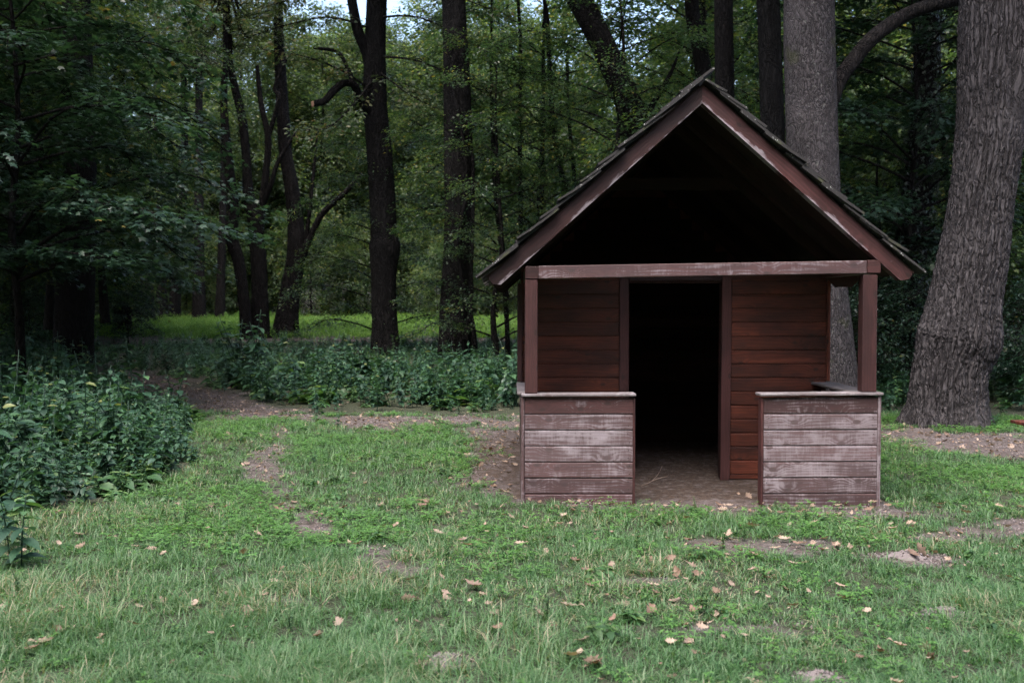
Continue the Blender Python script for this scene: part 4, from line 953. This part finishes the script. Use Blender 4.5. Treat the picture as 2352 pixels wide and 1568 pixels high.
dlo = [proto('litter_leaf', m_, M['dead']) for m_ in dl]
x, y = candidates(30000, -12, 11, 7, 30); b = bare(x, y); na, nb = nettles(x, y)
side = sstep(1.1, .3, np.hypot((x + .1) / .8, (y - 11.6) / 2.4)); hutin = (np.abs(x - 1.64) < 1.6) & (y > 8.7) & (y < 12.9)
pr_ = np.where(hutin, .12 * sstep(1.0, 2.6, x) * (y < 10), b * 1.1 + side * 1.8 + .06)
pr_ = np.where(na | nb, .10, pr_) * (.5 + fbm(x * 1.2, y * 1.2, 61))
keep = in_view(x, y) & (rng.random(len(x)) < pr_); x, y = x[keep], y[keep]
x2, y2 = candidates(2200, -3.8, 5.0, 3.4, 8.6); k2 = rng.random(2200) < np.clip((fbm(x2 * 1.1, y2 * 1.1, 81) - .3) * 2.2, .05, 1) + .5 * (np.abs(y2 - 8.5) < .12); x2, y2 = x2[k2], y2[k2]; x = np.concatenate([x, x2]); y = np.concatenate([y, y2])
scatter('leaf_litter', np.stack([x, y, gz(x, y) + np.where(y < 8.6, rng.uniform(.005, .05, len(x)), .01)], -1), np.stack([rng.normal(0, .3, len(x)), rng.normal(0, .3, len(x)), rng.random(len(x)) * 6.28], -1), rng.uniform(.2, 1.0, len(x)) ** 1.6 * .095, dlo, 'scattered small dry leaf litter on grass and path', 'leaf litter')

def crumbs(seed):
    rg_ = np.random.default_rng(seed); V, F = [], []
    for i in range(10):
        c_ = np.array([*rg_.normal(0, .06, 2), 0]); s_ = rg_.uniform(.003, .012); b0 = len(V)
        for dv in ((1, 0, 0), (-1, 0, 0), (0, 1, 0), (0, -1, 0), (0, 0, 1), (0, 0, -.5)): V.append(c_ + np.array(dv) * s_ * rg_.uniform(.6, 1.4))
        for f_ in ((0, 2, 4), (2, 1, 4), (1, 3, 4), (3, 0, 4), (2, 0, 5), (1, 2, 5), (3, 1, 5), (0, 3, 5)): F.append(tuple(b0 + q for q in f_))
    return mesh_np('crumbs', np.array(V), np.array(F))
cr = [proto('crumb_cluster', crumbs(500 + i), M['soil']) for i in range(4)]
x, y = candidates(14000, -7, 9, 4, 20); keep = in_view(x, y) & (rng.random(len(x)) < bare(x, y) * .6) & ~((np.abs(x - 1.64) < 1.7) & (y > 8.7) & (y < 13)); x, y = x[keep], y[keep]
scatter('soil_crumbs', np.stack([x, y, gz(x, y)], -1), np.stack([0 * x, 0 * x, rng.random(len(x)) * 6.28], -1), rng.uniform(.6, 1.6, len(x)), cr, 'loose crumbs of grey soil on path and bare ground', 'soil')
# larger fallen leaves, each one its own thing
BIG = [(1312, 1405, .12, 'largest pale curled dead leaf right of the grass centre'), (1495, 1415, .09, 'pale folded dead leaf right of the largest curled leaf'), (1085, 1355, .12, 'flat tan oak leaf left of the largest curled leaf'), (940, 1388, .10, 'tan dead leaf standing upright in the grass left of centre'),
       (1732, 1215, .10, 'upright tan leaf in front of the right parapet'), (2122, 1275, .12, 'two toned dead leaf standing on the small molehill'), (2105, 1280, .10, 'flat pale leaf lying against the small molehill at the right'), (1825, 1300, .07, 'pale crumpled leaf right of the big sandy patch'), (1558, 1327, .09, 'brownish tan leaf below the big sandy patch'),
       (556, 1282, .09, 'whitish dead leaf in the left grass'), (180, 1265, .10, 'tall brown leaf in the grass near the left edge'), (305, 1447, .10, 'tan leaf low in the left grass'), (85, 1490, .11, 'pale leaf near the lower left corner'), (127, 1422, .10, 'curled leaf above the lower left corner'), (1320, 1530, .15, 'ragged pale leaf at the bottom edge below the largest leaf'),
       (1370, 1550, .13, 'pale leaf touching the bottom edge right of centre'), (965, 1548, .10, 'tan leaf beside the bottom molehill'), (877, 1218, .07, 'reddish brown leaf in the middle grass'), (745, 1235, .10, 'tan leaf on the small bare spot left of centre'), (2055, 1222, .08, 'pale leaf left of the right hand sandy spots'), (1600, 1330, .08, 'greenish white leaf beside the brownish tan leaf'),
       (775, 1447, .09, 'tan leaf lying flat left of the bottom molehill'), (725, 1478, .09, 'orange tan leaf in the lower left grass'), (1240, 1425, .09, 'narrow curled leaf left of the largest pale leaf'), (2340, 1335, .11, 'pale crumpled leaf at the right edge'), (560, 1420, .11, 'long tan leaf in the lower left lawn')]
for i, (px_, py_, s, lab) in enumerate(BIG):
    g = (py_ - 711) / FD; Y = CAM_H / math.tan(PITCH + math.atan((py_ - 784) / FD)); X = (px_ - 1176) / FD * Y * 1.0
    o = obj('fallen_leaf', dl[i % 7], None); o.location = (X, Y, float(gz(X, Y)) + .035); o.scale = (s * 1.05,) * 3
    stand = ('upright' in lab or 'standing' in lab or 'tall' in lab)
    o.rotation_euler = (rng.normal(0, .25) + (.9 if stand else .25), rng.normal(0, .25) - (.6 if stand else 0), rng.random() * 6.28)
    tag(o, lab, 'leaf', 'larger fallen leaves on the lawn')

# molehills and crumbly soil
def mound(name, X, Y, rx, ry, h, seed, label, crumbs=26):
    rg_ = np.random.default_rng(seed); mb_v, mb_f = [], []; n_r, n_a = 9, 30
    V = [(0, 0, h)]; F = []
    for i in range(1, n_r + 1):
        for j in range(n_a):
            a = j / n_a * 6.2832; u = i / n_r; k_ = 1 + .35 * (float(vnoise(math.cos(a) * 1.6 + 9, math.sin(a) * 1.6 + 9, seed)) - .5) * 2
            z = h * (math.cos(u * math.pi) * .5 + .5) * (1 + .5 * rg_.normal(0, .25)) - .03 * u ** 3
            V.append((math.cos(a) * rx * u * k_, math.sin(a) * ry * u * k_, z))
    for j in range(n_a): F.append((0, 1 + j, 1 + (j + 1) % n_a))
    for i in range(n_r - 1):
        for j in range(n_a):
            a, b_ = 1 + i * n_a + j, 1 + i * n_a + (j + 1) % n_a; F += [(a, a + n_a, b_ + n_a), (a, b_ + n_a, b_)]
    for c_ in range(crumbs):
        a = rg_.random() * 6.28; u = rg_.random() ** .6 * .85; s = rg_.uniform(.006, .018); ctr = np.array((math.cos(a) * rx * u, math.sin(a) * ry * u, h * (math.cos(u * math.pi) * .5 + .5)))
        b0 = len(V)
        for dv in ((1, 0, 0), (-1, 0, 0), (0, 1, 0), (0, -1, 0), (0, 0, 1), (0, 0, -.5)): V.append(tuple(ctr + np.array(dv) * s * rg_.uniform(.7, 1.3)))
        for f_ in ((0, 2, 4), (2, 1, 4), (1, 3, 4), (3, 0, 4), (2, 0, 5), (1, 2, 5), (3, 1, 5), (0, 3, 5)): F.append(tuple(b0 + q for q in f_))
    o = obj(name, mesh_np(name, np.array(V), np.array(F), smooth=True), M['soil']); o.location = (X, Y, float(gz(X, Y)))
    return tag(o, label, 'molehill')
mound('molehill', 2.46, 5.60, .16, .10, .04, 1, 'small crumbly grey molehill in the grass at the right', 60)
mound('molehill', -.32, 4.74, .18, .13, .04, 2, 'crumbly molehill at the bottom edge left of centre', 50)
mound('molehill', 1.40, 4.50, .15, .11, .04, 3, 'sandy molehill cut by the bottom edge right of centre', 40)
mound('molehill', 2.74, 6.88, .2, .12, .04, 4, 'grey soil mound with leaves on it at the right', 40)

# single nettle plants and seedlings that stand alone
for i, (X, Y, s, lab) in enumerate([(-3.3, 6.5, .9, 'blue green nettle at the left edge of the lawn'), (-3.62, 6.95, 1.0, 'nettle behind the foremost one at the left edge'), (-2.95, 15.0, .5, 'low nettle clump on the path left of the bare sand'), (-2.55, 14.5, .4, 'small nettle in the middle of the path junction'), (-2.2, 11.0, .28, 'small nettle seedling by the worn track'), (7.0, 14.35, .4, 'nettle seedling at the foot of the leaning oak')]):
    me = nets[i % 5].data; o = obj('nettle_plant', me, None); o.location = (X, Y, float(gz(X, Y)) - .01); o.rotation_euler = (0, 0, i * 1.7); o.scale = (s * 1.1,) * 3
    tag(o, lab, 'nettle')
# dry twig lying in the doorway
mb = MB()
for pts in ([(1.24, 9.5, .02), (1.36, 9.62, .05), (1.46, 9.85, .09), (1.5, 9.9, .15)], [(1.36, 9.62, .05), (1.44, 9.66, .07), (1.52, 9.7, .08)]):
    V, Q, T = tube(pts, np.linspace(.004, .0015, len(pts)), 4, 10); mb.add(V, Q, T)
tw = obj('twig', mb.mesh('twig'), plain('dry_twig', (.2, .15, .12))); tag(tw, 'thin dry twig lying on the soil in the entrance', 'twig')
# bench whose end just enters the picture at the right
bn = empty('wooden_bench', (6.6, 11.1, 0)); tag(bn, 'reddish wooden bench whose end shows at the right edge', 'bench')
for dy in (-.12, .0, .12):
    o = beam('seat_plank', (5.655, 11.1 + dy, .445), (7.5, 11.1 + dy, .445), .105, .035, 'wood_in', None, .1); o.parent = bn; o.matrix_parent_inverse = bn.matrix_basis.inverted()
for xx in (5.95, 7.2):
    o = beam('leg', (xx, 11.1, -.05), (xx, 11.1, .4265), .30, .09, 'wood_in', None, .1); o.parent = bn; o.matrix_parent_inverse = bn.matrix_basis.inverted()
